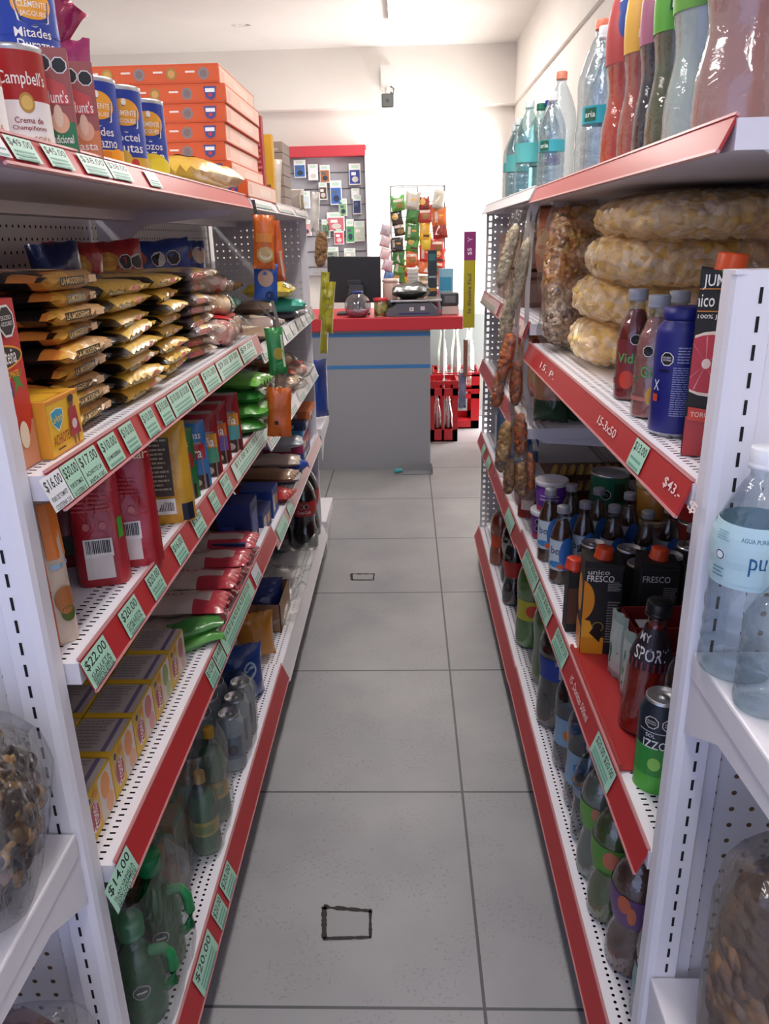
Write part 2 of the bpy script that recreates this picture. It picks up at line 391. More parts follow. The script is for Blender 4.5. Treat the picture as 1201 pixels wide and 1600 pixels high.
def stain(P, w, l, label):
    mb = MB()
    for i in range(16):
        a, c, q = r.uniform(-w, w), r.uniform(-l, l), r.uniform(.004, .012)
        mb.add([(a+q*math.cos(t*PI/4)*r.uniform(.5, 1.3), c+q*.7*math.sin(t*PI/4), 0) for t in range(8)], [tuple(range(8))], M('#b9b2aa', 'matte'))
    return mb
p = aZ(2.679, 378, 40)
tag(stain(p, .06, .03, '').build('ceiling_stain', loc=p), 'small grey smudge on the white ceiling', 'stain')
# taped outlines on the floor
def patch(px, label):
    P = [aZ(.001, *q) for q in px]; c = sum(P, Vector())/4; mb = MB(); dk = M('#34332f', 'matte'); rr = random.Random(2)
    Q = [p_-c for p_ in P]
    for i in range(4):
        a, bq = Q[i], Q[(i+1) % 4]; d = (bq-a); nrm = Vector((-d.y, d.x, 0)).normalized(); N = 14
        vs = []
        for k in range(N+1):
            t = k/N*1.06-.03; w = .0028+rr.uniform(0, .0028)*(2 if i in (0, 3) else .8); vs += [a+d*t+nrm*w+Vector((0, 0, .0005)), a+d*t-nrm*w*.7+Vector((0, 0, .0005))]
        mb.add(vs, [(2*k, 2*k+1, 2*k+3, 2*k+2) for k in range(N)], dk)
    mb.add([v*.94+Vector((0, 0, .0003)) for v in Q], [(0, 1, 2, 3)], M('#929294', 'paint'))
    return tag(mb.build('floor_cover', loc=(c.x, c.y, .001)), label, 'floor cover')
patch([(507, 1418), (578, 1424), (578, 1464), (507, 1466)], 'rectangular floor cover with dirty dark outline in the nearest aisle tile')
patch([(549, 897), (584, 897), (583, 906), (550, 906)], 'small rectangular floor cover with thin dark outline farther down the aisle')

# ceiling lights
def light_panel(y0, y1, x0, x1, s, label, z=2.68):
    e = E('ceiling_light', ((x0+x1)/2, (y0+y1)/2, z), label, 'ceiling light'); w, l = (x1-x0)/2, (y1-y0)/2
    mb = MB(); mb.box(-w, -l, -.045, w, l, 0, M('#eeeeee', 'paint')); mb.build('housing', e)
    mb = MB(); mb.box(-w+.006, -l+.006, -.054, w-.006, l-.006, -.0455, emit('lamp_glow', '#fff8f2', s)); mb.build('diffuser', e)
light_panel(4.35, 5.62, -.085, .085, 15, 'bright white tube fitting on the ceiling above the counter end of the aisle')
light_panel(1.3, 2.5, -.085, .085, 14, 'white tube fitting on the ceiling above the middle of the aisle')
light_panel(1.0, 2.2, -1.9, -1.7, 14, 'white tube fitting on the ceiling over the neighbouring aisle')
light_panel(-1.1, .1, -.085, .085, 9, 'added tube light out of view over the near end of the aisle')  # added lamp, lights the near faces of the shelves from above
# CCTV camera under the back beam
e = E('security_camera', (-.115, RY-.15, 2.46), 'small white security camera with black lens head on the back beam', 'camera')
mb = MB(); mb.box(-.05, -.05, -.06, .05, 0, .09, M('#d9d6d2')); mb.tube([(0, -.04, -.05), (0, -.09, -.09), (0, -.1, -.12)], .018, M('#d9d6d2')); mb.build('mount', e)
mb = MB(); mb.tube([(-.02, -.03, -.06), (.04, -.06, -.1), (.045, -.08, -.07), (.02, -.07, -.05)], .005, M('#4a4a4a')); mb.build('cable', e)
mb = MB(); mb.box(-.042, -.2, -.205, .042, -.06, -.12, M('#e6e3df'), .02); mb.build('housing', e)
mb = MB(); mb.box(-.043, -.205, -.207, .043, -.19, -.117, M('#3a3c38'), .007); mb.art([('e', -.012, -.012, .012, .012, '#111111')], face((0, -.206, -.163), (1, 0, 0), (0, 0, 1), (0, -1, 0))); mb.build('lens', e)

# ================================================================ shelving
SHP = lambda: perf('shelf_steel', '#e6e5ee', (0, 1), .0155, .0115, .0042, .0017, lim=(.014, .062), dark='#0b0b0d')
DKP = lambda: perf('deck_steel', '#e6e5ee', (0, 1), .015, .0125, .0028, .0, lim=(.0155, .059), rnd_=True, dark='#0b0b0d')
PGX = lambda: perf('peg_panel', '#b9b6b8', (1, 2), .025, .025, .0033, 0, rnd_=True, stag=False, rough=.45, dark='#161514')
PGY = lambda: perf('peg_side', '#c9c8cb', (0, 2), .025, .025, .0033, 0, rnd_=True, stag=False, rough=.45)
RED = '#ab2c30'; MINT = '#a6d3bd'
def rail(sgn, L, parent, red=True, tags=(), x=0.0, hgt=.043, slant=.015, z0=.004, col=None):
    """price rail along local y from 0 to L, front edge of the shelf"""
    top = Vector((sgn*0, 0, z0)); bot = Vector((-sgn*slant, 0, z0-hgt)); nrm = Vector((-sgn*hgt, 0, -slant)).normalized()*1; nrm = Vector((-sgn*hgt, 0, slant)).normalized()
    t = .0035; mb = MB(); body = M(col or (RED if red else '#d8d6da'), 'plastic'); edge = M('#c98f90' if red else '#d8d6da', 'plastic')
    a, b_, c, d = top, bot, bot-nrm*t, top-nrm*t
    mb.prism([(p.x, p.z) for p in (a, b_, c, d)], 0.004, L-.004, body, 'y')
    for e0 in (top, bot):
        q = e0+nrm*.0012; s_ = (bot-top).normalized()*.0016; mb.prism([((q-s_).x, (q-s_).z), ((q+s_).x, (q+s_).z), ((q+s_-nrm*.004).x, (q+s_-nrm*.004).z), ((q-s_-nrm*.004).x, (q-s_-nrm*.004).z)], .003, L-.003, edge, 'y')
    o = mb.build('price_rail', parent)
    ey = (top-bot).normalized()
    for tg in tags:
        y0, y1, lines = tg[:3]; colr = tg[3] if len(tg) > 3 else MINT; mb = MB()
        ymid = (y0+y1)/2; w = abs(y1-y0); ex = Vector((0, 1 if sgn < 0 else -1, 0))
        org = (top+bot)/2+nrm*.0016+Vector((0, ymid, 0)); mp = face(org, ex, ey, nrm); h2 = hgt/2-.0025
        sh = []
        if colr: sh.append(('r', -w/2, -h2, w/2, h2, colr))
        dk = '#1f3a34' if colr else '#e8dcdc'
        if lines and lines[0]: sh.append(('t', lines[0], 0, h2*.45 if len(lines) > 1 else 0, w*.86, h2*.72, '#1c2a28' if colr else '#e6d2d0'))
        n = len(lines)-1
        for i, s_ in enumerate(lines[1:]):
            v = -h2*.05-(i+.6)*h2*.95/max(n, 2)
            if s_ == '~': sh += [('r', -w*.4, v-h2*.09, w*.36, v+h2*.09, '#6fa493')]
            else: sh.append(('t', s_, 0, v, w*.8, h2*.28, dk))
        mb.art(sh, mp, du=9); mb.build('price_tag' if colr else 'handwriting', o)
    return o
def shelf(root, sgn, z, L, D=.37, perfm=None, redr=True, tags=(), x=0, railh=.043, name='shelf', deck=False, **k):
    mb = MB(); P = WSH
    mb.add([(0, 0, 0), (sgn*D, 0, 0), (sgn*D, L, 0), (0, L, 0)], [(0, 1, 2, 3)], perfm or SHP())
    zb = -.028
    mb.add([(0, 0, zb), (sgn*D, 0, zb), (sgn*D, L, zb), (0, L, zb)], [(0, 1, 2, 3)], P)
    for a, c in (((0, 0), (sgn*D, 0)), ((0, L), (sgn*D, L)), ((0, 0), (0, L)), ((sgn*D, 0), (sgn*D, L))):
        mb.add([(a[0], a[1], 0), (c[0], c[1], 0), (c[0], c[1], zb), (a[0], a[1], zb)], [(0, 1, 2, 3)], P)
    if not deck:
        mb.box(*sorted((sgn*(D-.05), sgn*(D-.1)))[:1], .01, zb-.02, max(sgn*(D-.05), sgn*(D-.1)), L-.01, zb, P)
    s_ = mb.build(name, root, (sgn*x, 0, z))
    if not deck:
        for y in (.004, L-.008):
            mb = MB(); mb.prism([(sgn*.03, zb), (sgn*D, zb), (sgn*D, zb-.075), (sgn*(D-.06), zb-.07), (sgn*(D-.12), zb-.03), (sgn*.05, zb-.012)], y, y+.004, P, 'y')
            mb.build('bracket', s_)
    if redr is not None: rail(sgn, L, s_, redr, tags, hgt=railh, **k)
    return s_
def upright(root, sgn, y, z1, D=.39, front=True):
    """slotted square post standing just behind the shelf fronts and the rear post of the bay"""
    for d in ((.004, D) if front else (D,)):
        mb = MB(); mb.box(min(sgn*d, sgn*(d+.03)), y, 0, max(sgn*d, sgn*(d+.03)), y+.012, z1, WHITE if sgn < 0 or d > .1 else perf('slotted_post', '#c9c9cc', (0, 2), .038, .025, .0062, .0085, stag=False))
        o = mb.build('upright', root)

def tags_px(sgn, X, z, y0, lst):
    out = []
    for q in lst:
        a = yon(X, z, q[0]); c = yon(X, z, q[1]); w = abs(c-a)
        out.append((a-y0, c-y0, q[2] if len(q) > 2 else ['', '~', '~', '~'])+((q[3],) if len(q) > 3 else ()))
    return out
LX, RX = -.385, .315
LY0, LY1, LY2 = .766, 2.0, 3.21
# ---- left, near bay
T3 = ['~', '~', '~']
t2 = tags_px(-1, -.37, 1.107, LY0, [(88, 116, ['$16.00', 'PURE DE TOMATE', 'COSTENA 210'], '#dfe3ea'), (117, 139, ['$30.00', 'PURE DE TOMATE', 'LA COSTENA 1K']), (140, 168, ['$17.00', 'ACHIOTE LA', 'ANITA 110G']),
     (173, 197, ['$10.00', 'LA MODERNA', '~']), (204, 222, ['$10.00']+T3), (235, 252, ['$10.00']+T3), (259, 274, ['$10.00']+T3), (276, 306, ['$10.00 $10.00']+T3), (308, 322, ['$10.00']+T3), (326, 346, ['$10.00']+T3), (348, 380, ['$9.00 $9.00']+T3, '#b9d8c8'), (382, 402, ['$9.00']+T3, '#c3dacd')])
t3 = tags_px(-1, -.37, .884, LY0, [(148, 181, ['$22.00', 'GALLETA', 'REFRESCO SABOR', 'FRESA EN BOLSA']), (203, 227, ['$20.00', 'GALLETA', 'SURTIDA', '~']), (243, 260, ['$20.00', 'GALLETA', '~', '~']), (281, 295, ['$16.00']+T3), (310, 323, ['$16.00']+T3), (337, 345, ['$16.00']+T3), (354, 364, ['$11.00']+T3), (371, 420, ['$11.00 $11.00 $11.00']+T3, '#b5d6c6')])
t4 = tags_px(-1, -.37, .583, LY0, [(184, 216, ['$14.00', 'FLAN VAINILLA', 'CON CARAMELO', 'PRONTO 12/E']), (333, 343, ['$12.00']+T3), (344, 354, ['$14.00']+T3), (355, 398, ['$14.50 $14.50 $14.20 $13.50']+T3), (401, 409, ['']+T3, '#cfd4dc')])
t5 = tags_px(-1, -.37, .13, LY0, [(315, 337, ['$20.00']+T3), (343, 352, ['$20.00']+T3), (355, 366, ['$20.00']+T3)])
t1 = tags_px(-1, -.37, 1.45, LY0, [(0, 22, ['', '~', '~'], '#dfdfe8'), (28, 70, ['$49.00']+T3, '#bfe0d2'), (84, 120, ['$45.00']+T3, '#bfe0d2'), (138, 178, ['$38.00']+T3, '#c6e0d6'), (180, 212, ['$38.00']+T3, '#c6e0d6'), (238, 256, ['']+T3, '#d6e6e0')])
def bay(sgn, X, y0, y1, label, shelves, deck, ztop, endpanel=None, D=.375):
    root = E('shelving_unit', (X, y0, 0), label, 'shelving'); L = y1-y0
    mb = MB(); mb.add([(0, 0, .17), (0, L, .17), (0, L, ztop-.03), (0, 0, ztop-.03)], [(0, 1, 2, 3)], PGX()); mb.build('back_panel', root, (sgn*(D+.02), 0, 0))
    upright(root, sgn, L-.014, ztop, front=bool(endpanel))
    for s_ in shelves: shelf(root, sgn, s_[0], L-.002, D, tags=s_[1], redr=s_[2] if len(s_) > 2 else True, **(s_[3] if len(s_) > 3 else {}))
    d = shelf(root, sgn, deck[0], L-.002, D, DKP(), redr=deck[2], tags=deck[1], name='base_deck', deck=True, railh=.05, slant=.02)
    mb = MB(); a, c = sgn*.018, sgn*.03; mb.box(min(a, c), 0, 0, max(a, c), L, deck[0]-.03, M('#6b635c', 'paint')); mb.build('kick_plate', root)  # brown tone has the shade of the recess under the deck painted in
    if endpanel:
        mb = MB(); yy = L-.016; mb.add([(sgn*.03, 0, .17), (sgn*D, 0, .17), (sgn*D, 0, ztop-.04), (sgn*.03, 0, ztop-.04)], [(0, 1, 2, 3)], PGY()); mb.build('side_panel', root, (0, yy, 0))
    return root
bay(-1, LX, LY0, LY1, 'white left-hand shelving bay nearest the camera, stocked with pasta, pouches and dessert boxes',
    [(1.475, t1, True, {'railh': .03}), (1.145, t2), (.917, t3), (.618, t4)], (.175, t5, True), 1.48)
def far_tags(z, ln, col='#c9dcd2', n=5):
    return [(i*ln/n+.02, (i+1)*ln/n-.05+.03*(i % 2), ['']+T3, col) for i in range(n)]
bay(-1, LX, LY1, LY2, 'white left-hand shelving bay at the counter end of the aisle with perforated side panel',
    [(1.475, far_tags(0, 1.2, '#e2d5d6', 3), False, {'railh': .03}), (1.112, far_tags(0, 1.2, '#d5dcd8', 9), False), (.875, far_tags(0, 1.2, '#d9d6d6', 6), False), (.585, [(.05, .2, ['']+T3), (.25, .33, ['']+T3)], False, {'col': '#b5807f'})], (.16, (), False), 1.48, True)
# ---- right bays
RY0, RY1, RY2 = .812, 2.0, 3.21
u2 = tags_px(1, .30, 1.068, RY0, [(977, 996, ['$13.00', '~', '~']), (925, 955, ['15-3x50'], None), (1024, 1052, ['$43.-'], None), (838, 862, ['15. P.'], None), (1062, 1075, ['$'], None)])
u4 = tags_px(1, .30, .556, RY0, [(921, 947, ['$20.00 $20.00', '~', '~', '~']), (884, 912, ['15- Donitas 500ml'], None), (861, 877, ['$20.00 $17.50']+T3), (834, 853, ['$20.00 $20.00']+T3), (815, 833, ['$20.00 $20.00']+T3)])
bay(1, RX, RY0, RY1, 'white right-hand shelving bay nearest the camera with red rails, popcorn bags and drinks',
    [(1.475, (), True, {'railh': .032}), (1.112, u2), (.597, u4)], (.16, (), True), 1.48, D=.40)
bay(1, RX, RY1, RY2, 'white right-hand shelving bay at the counter end with see-through slotted upright',
    [(1.48, (), False, {'railh': .03}), (1.16, far_tags(0, 1.2, '#d9b9b8', 2), True), (.887, (), True), (.58, [(.1, .25, ['']+T3), (.75, .85, ['']+T3), (.95, 1.03, ['']+T3)], True)], (.15, (), True), 1.48, True, D=.40)
# ---- slotted corner posts, peg panel and shelves of the two end units
def end_unit(sgn, X, Y, shelves, label, W=.9):
    root = E('end_shelving', (X, Y, 0), label, 'shelving'); zt = 1.335
    def cor(xx, flip):
        mb = MB(); q = lambda d: sgn*(xx+(d if not flip else -d)); P = WHITE
        prof = [(q(0), .030), (q(0), .010), (q(.003), .003), (q(.012), 0), (q(.040), 0), (q(.042), .003), (q(.042), .010), (q(.062), .011), (q(.062), .030)]
        mb.prism(prof, 0, zt, P, 'z')
        cx = q(.027); n = int(zt/.0275)
        for i in range(n):
            z = zt-.012-i*.0275
            if z < .03: break
            mb.add([(cx-.0017, -.0004, z-.0155), (cx+.0017, -.0004, z-.0155), (cx+.0017, -.0004, z), (cx-.0017, -.0004, z)], [(0, 1, 2, 3)], M('#0a0a0c', 'matte'))
        mb.build('upright', root)
    cor(0, False); cor(W, True)
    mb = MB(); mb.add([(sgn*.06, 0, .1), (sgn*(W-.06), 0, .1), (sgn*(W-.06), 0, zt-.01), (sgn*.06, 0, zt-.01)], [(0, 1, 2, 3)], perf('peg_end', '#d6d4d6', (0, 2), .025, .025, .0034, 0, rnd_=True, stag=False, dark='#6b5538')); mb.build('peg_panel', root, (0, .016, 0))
    mb = MB(); a, c = sgn*.0, sgn*W; mb.box(min(a, c), 0, zt, max(a, c), .03, zt+.004, WHITE); mb.build('top_cap', root)
    for z, dep, lip in shelves:
        mb = MB(); a, c = sgn*.006, sgn*(W-.006)
        mb.box(min(a, c), -dep, -.034, max(a, c), -.0015, 0, WHITE, .003)
        s_ = mb.build('shelf', root, (0, 0, z))
        for xx in (.008, W-.012):
            mb = MB(); mb.prism([(-.002, -.035), (-dep+.01, -.035), (-dep+.01, -.045), (-.09, -.062), (-.002, -.11)], min(sgn*xx, sgn*(xx+.004)), max(sgn*xx, sgn*(xx+.004)), WHITE, 'x'); mb.build('bracket', s_)
    return root
end_unit(-1, -.400, .73, [(.705, .36, 1), (.33, .36, 1)], 'white slotted end unit at the near end of the left-hand shelves')
end_unit(1, .316, .775, [(.925, .36, 1), (.42, .36, 1)], 'white slotted end unit with water bottles at the near end of the right-hand shelves')
# ================================================================ packs used again and again
def putX(x, z, px): return Vector((x, yon(x, z, px), z))
def toward(P):      # heading of the camera seen from P
    return math.atan2(-P[1], -P[0])
def can(P, R, H, bands, art, label, group=None, name='food_can', rim='#b9bcc0', a0=None, cat='can', rot=None):
    """bands: [(z fraction, colour)...] bottom to top"""
    e = E(name, P, label, cat, group); mb = MB(); pr = [(R*.97, 0), (R, .002)]
    z = .004; pr = [(R*.93, 0, M(rim, 'metal')), (R, .003, M(rim, 'metal'))]
    last = 0
    for f, c in bands: pr.append((R*.992, .004+(H-.01)*last, M(c, 'print'))); last = f
    pr += [(R*.992, H-.006, M(rim, 'metal')), (R, H-.004, M(rim, 'metal')), (R, H, M(rim, 'metal')), (R*.94, H, M(rim, 'metal')), (R*.93, H-.004, M(rim, 'metal')), (0, H-.004, M(rim, 'metal'))]
    mb.lathe(pr, M(rim, 'metal'), 36); a = (toward(P)+(.3 if P[0] < 0 else -.15) if a0 is None else a0)
    mb.art(art, cyl(R*.995, a, 0), du=.004); mb.build('body', e)
    mb = MB(); mb.lathe([(R*.75, H-.0036), (R*.7, H-.003), (R*.3, H-.0034), (0, H-.0034)], M(rim, 'metal'), 28); mb.build('lid', e)
    return e
def drinkcan(P, R, H, col, art, label, group=None, taper=.78):
    e = E('drink_can', P, label, 'can', group); al = M('#c6c8cc', 'metal'); mb = MB()
    mb.lathe([(R*.75, 0, al), (R*.97, .006, M(col, 'paint')), (R, .012, M(col, 'paint')), (R, H*.86, M(col, 'paint')), (R*taper, H*.965, al), (R*taper, H, al), (R*taper*.94, H, al), (R*taper*.9, H-.005, al), (0, H-.005, al)], al, 36)
    mb.art(art, cyl(R, toward(P)), du=.004); mb.build('body', e)
    mb = MB(); mb.box(-.004, -R*.55, H-.0045, .004, R*.1, H-.003, al); mb.lathe([(R*.22, H-.0045), (R*.22, H-.0025), (0, H-.0025)], al, 14); mb.build('tab', e)
    return e
def boxface(w, d, h):
    g = .0008; return {'-y': face((0, -d/2, 0), (1, 0, 0), (0, 0, 1), (0, -1, 0), (w/2-g, g, h-g)), '+x': face((w/2, 0, 0), (0, 1, 0), (0, 0, 1), (1, 0, 0), (d/2-g, g, h-g)), '-x': face((-w/2, 0, 0), (0, -1, 0), (0, 0, 1), (-1, 0, 0), (d/2-g, g, h-g)), 'top': face((0, 0, h), (1, 0, 0), (0, 1, 0), (0, 0, 1), (w/2-g, -d/2+g, d/2-g))}
def carton(name, P, w, d, h, col, arts, label, cat='box', group=None, rot=0, kind='paper', bev=.0008, cols=None):
    mb = MB(); mb.box(-w/2, -d/2, 0, w/2, d/2, h, M(col, kind), bev); F = boxface(w, d, h)
    for k, a in arts.items(): mb.art(a, F[k], du=9)
    return tag(mb.build(name, loc=P, rot=(0, 0, rot)), label, cat, group)
# bottle outlines as (radius, height) fractions of R and H, up to the cap seat
SODA = [(.6, 0), (.9, .012), (1, .05), (1, .2), (.93, .33), (.93, .45), (1, .56), (1, .66), (.88, .75), (.6, .855), (.34, .92), (.27, .945), (.27, .99)]
WATR = [(.7, 0), (.95, .01), (1, .04), (1, .1), (.96, .13), (1, .16), (.96, .2), (1, .24), (.96, .28), (1, .32), (1, .36), (.97, .38), (.97, .56), (1, .58), (1, .66), (.9, .73), (.66, .83), (.4, .91), (.3, .935), (.3, .985)]
SLIM = [(.7, 0), (.96, .01), (1, .04), (1, .3), (1, .56), (.92, .66), (.66, .78), (.46, .86), (.42, .92), (.42, .985)]
CURV = [(.7, 0), (.95, .01), (1, .05), (1.0, .2), (.86, .32), (.84, .4), (.95, .5), (1, .6), (.97, .7), (.8, .8), (.5, .89), (.3, .935), (.28, .985)]
JUG = [(.8, 0), (.97, .01), (1, .04), (1, .45), (.96, .55), (.8, .68), (.55, .8), (.42, .86), (.42, .985)]
def bottle(name, P, R, H, prof, label, liquid=None, fill=.84, cap='#f4f4f4', band=None, bandart=None, shell='#e9f1f5', caph=.022, cat='bottle', group=None, capr=None, rot=0, a0=None, lid=True, edge=.55, base=.07, extra=None, tilt=None):
    e = E(name, P, label, cat, group, rot=(0, 0, rot) if not tilt else tilt)
    pr = smooth([(r*R, z*H) for r, z in prof], 2 if len(prof) > 16 else 3); rf = prof_r(pr)
    a = toward(P)-rot if a0 is None else a0
    mb = MB(); tm = clear('pet_'+shell.strip('#'), shell, base, edge, .25, 30, dk=.62)
    mb.lathe(pr, tm, 32); mb.build('bottle_wall', e)
    if liquid:
        lp = [(max(p[0]-.0018, .001), max(p[1], .0018)) for p in pr if p[1] < H*fill]; lp += [(max(rf(H*fill)-.0018, .001), H*fill), (0, H*fill+.0002)]
        mb = MB(); mb.lathe(lp, liquid if not isinstance(liquid, str) else M(liquid, 'liquid'), 28); mb.build('drink', e)
    if lid:
        cr = capr or max(rf(H*.98)*1.12, .012); mb = MB(); cm_ = M(cap, 'plastic')
        mb.lathe([(cr, 0), (cr, caph*.2), (cr*.96, caph*.25), (cr*.98, caph*.3), (cr*.98, caph*.9), (cr*.9, caph), (0, caph)], cm_, 30, fn=lambda t, z: 1+.02*(math.cos(t*15) > 0)); mb.build('cap', e, (0, 0, H*.965))
    if band:
        z0, z1, col = band[:3]; n = 6; mb = MB(); zz = [H*(z0+(z1-z0)*i/n) for i in range(n+1)]
        vs = []; N = 36; fs = []
        for z in zz:
            r = rf(z)+.0007; vs += [(r*math.cos(2*PI*i/N), r*math.sin(2*PI*i/N), z) for i in range(N)]
        for k in range(n): fs += [(k*N+i, k*N+(i+1) % N, (k+1)*N+(i+1) % N, (k+1)*N+i) for i in range(N)]
        mb.add(vs, fs, M(col, 'print') if isinstance(col, str) else col, True)
        if bandart: mb.art([tuple(x) for x in bandart], cyl(lambda z: rf(z)+.0009, a, H*(z0+z1)/2), du=.004)
        mb.build('label_wrap', e)
    return e
UP = Matrix(((0, 1, 0, 0), (0, 0, -1, 0), (1, 0, 0, 0), (0, 0, 0, 1)))     # lying bag -> standing, print side to -y
def bag(name, P, W, H, T, col, label, rot=(0, 0, 0), cat='bag', group=None, art=None, stand=True, amp=.003, seed=0, kind='film', cf=None, n=3, m=2.2, nu=18, nv=12, mat=None):
    """standing: W wide (x), H high (z), centred at its middle; lying: H long (x), W wide (y)"""
    mb = MB()
    if stand: mb.T = UP
    mp = pillow(mb, H, W, T, mat or M(col, kind), n, m, amp, seed, cf, nu, nv)
    if art:
        if stand: mb.art(art, lambda u, v, h: mp(v, u, h), du=.012)
        else: mb.art(art, mp, du=.012)
    return tag(mb.build(name, loc=P, rot=rot), label, cat, group)
BAGC = clear('bag_film', '#faf8f4', .045, .3, 1.0, 26, .1, milk=.015, dk=.75)
WRAP = clear('shrink_wrap', '#eef2f2', .05, .32, 1.0, 18, .16, milk=.035, dk=.7)

# ================================================================ left-hand shelves
Z1, Z2, Z3, Z4, Z5 = 1.4755, 1.1455, .9175, .6185, .1755
def clemente(l1, l2, fruit):
    return [('r', -.05, .045, .05, .05, '#1d3fa0'), ('e', -.026, .062, .026, .098, '#f0a733'), ('p', [(-.024, .086), (-.02, .06), (0, .053), (.02, .06), (.024, .086), (.0, .094)], '#f4f1e6'), ('p', [(-.022, .084), (-.018, .061), (0, .055), (.018, .061), (.022, .084), (0, .091)], '#153a6b'),
            ('t', 'CLEMENTE', 0, .079, .037, .007, '#f4f1e6'), ('t', 'JACQUES', 0, .068, .032, .007, '#f4f1e6'), ('e', -.003, .089, .004, .098, '#f8f4ea')]+[('t', l1, -.003, .047, .046, .011, '#f6f3ec'), ('t', l2, 0, .033, .048, .013, '#f6f3ec')]+fruit
def peach(c1='#f2a01e', c2='#e8861b'): return [('r', -.04, .004, .04, .024, '#f4b936'), ('e', -.034, .005, -.006, .027, c1), ('e', -.01, .003, .022, .023, c2), ('e', .012, .008, .036, .026, c1), ('t', 'NET 820 g', .02, .008, .014, .003, '#f6f3ec')]
BL = [(.99, '#1b3c9c')]
P = putX(-.5, Z1, 78)
can(P, .042, .112, BL, clemente('Mitades', 'Durazno', peach()), 'blue fruit can hidden behind the red and white soup cans', name='fruit_can')
can(P+Vector((-.004, 0, .113)), .042, .112, BL, clemente('Mitades', 'Durazno', peach()), 'blue fruit can stacked highest, cut by the frame above the soup cans', name='fruit_can')
camp = [('t', "Campbell's", 0, .066, .052, .017, '#f5f0ea'), ('e', -.008, .034, .008, .054, '#b38a3f'), ('e', -.006, .037, .006, .051, '#d9b765'), ('t', 'Crema de', 0, .027, .03, .006, '#8c2226'), ('t', 'Champiñones', 0, .019, .036, .006, '#8c2226'), ('t', 'SOPA', .012, .009, .02, .005, '#c08a5a')]
can(putX(-.425, Z1, 39), .0335, .1, [(.47, '#ece8e6'), (.94, '#a8201f')], camp, 'red and white condensed soup can beside the small sauce boxes', name='soup_can')
camp2 = camp[:3]+[('t', 'Crema de', 0, .027, .03, .006, '#8c2226'), ('t', 'Elote', 0, .019, .02, .006, '#8c2226'), ('t', 'SOPA', .012, .009, .02, .005, '#c08a5a')]
can(putX(-.425, Z1, -40), .0335, .1, [(.47, '#ece8e6'), (.94, '#a8201f')], camp2, 'red and white soup can cut off by the edge of the picture', name='soup_can')
P = aX(-.50, 84, 50); gz = P.z-Z1
e = E('gift_bag', (P.x, P.y, Z1), 'magenta bag with knotted top behind the sauce boxes', 'bag')
mb = MB(); mb.T = UP; pillow(mb, gz-.01, .1, .07, M('#9c2360', 'film'), 3, 2.5, .006, 3); mb.build('pouch', e, (0, 0, gz/2-.005))
mb = MB(); mb.T = UP; pillow(mb, .07, .05, .012, M('#a11f4a', 'film'), 6, 4, .008, 5); o = mb.build('knot', e, (.008, 0, gz+.01)); o.rotation_euler = (0, .7, 0)
def hunts(px, lab, low, word):
    P = putX(-.412, Z1, px); a = [('r', -.026, .0, .026, .125, '#a05752'), ('r', -.026, 0, .026, .034, low)]+seal(-.002, .094, .009, False)+seal(.015, .092, .009, False)+[('p', [(-.022, .052), (-.018, .072), (0, .08), (.018, .072), (.022, .052)], '#c9504f'), ('t', "Hunt's", .007, .06, .026, .013, '#f7f2ee'), ('e', -.002, .022, .018, .045, '#e7b08e'), ('e', .002, .028, .012, .052, '#e8c9b0'), ('t', word, .006, .016, .028, .009, '#f7f2ee')]+ink(-.024, .1, .0, .109, 3, '#d9b7ae')
    carton('sauce_box', P, .050, .038, .110, '#9c5450', {'-y': a}, lab, 'box', rot=.35)
hunts(92, 'small tomato sauce box with green base beside the soup can', '#2d7a4c', 'Tradicional')
hunts(131, 'small tomato sauce box with orange base beside the peach can', '#d9854f', 'Pasta')
can(putX(-.447, Z1, 150), .0415, .116, BL, clemente('Mitades', 'Durazno', peach()), 'blue peach halves can, largest of the three on the shelf edge', name='fruit_can')
can(putX(-.43, Z1, 193), .0385, .116, BL, clemente('Coctel', 'Frutas', [('r', -.04, .004, .04, .02, '#d8a93a'), ('e', -.02, .004, .004, .03, '#e0b13a'), ('e', .002, .006, .014, .018, '#c93b32'), ('p', [(-.018, .03), (-.024, .052), (-.012, .032)], '#2e7d4a')]), 'blue fruit cocktail can between the peach can and pineapple can', name='fruit_can')
can(putX(-.43, Z1, 231), .0375, .116, BL, clemente('Trozos', 'Piña', [('e', -.034, .003, .03, .036, '#f2cd23'), ('e', -.01, .003, .036, .03, '#f6dc3a'), ('p', [(-.03, .03), (-.036, .058), (-.02, .034)], '#2e7d4a'), ('p', [(-.024, .03), (-.022, .062), (-.014, .03)], '#2e7d4a')]), 'blue pineapple can with yellow fruit, beside the lying yellow bag', name='fruit_can')
p0, p1 = putX(-.45, Z1, 262), putX(-.45, Z1, 352)
bag('snack_bag', ((p0.x), (p0.y+p1.y)/2-.03, Z1+.034), .13, .34, .062, '#c9a33a', 'yellow plastic bag lying on the top shelf before the orange boxes', rot=(0, 0, PI/2-.1), stand=False, seed=4, amp=.006, art=[('e', .02, -.03, .1, .03, '#d9b95b'), ('r', .105, -.05, .15, .05, '#b89348'), ('e', -.1, -.03, -.04, .02, '#8d7a2c')])
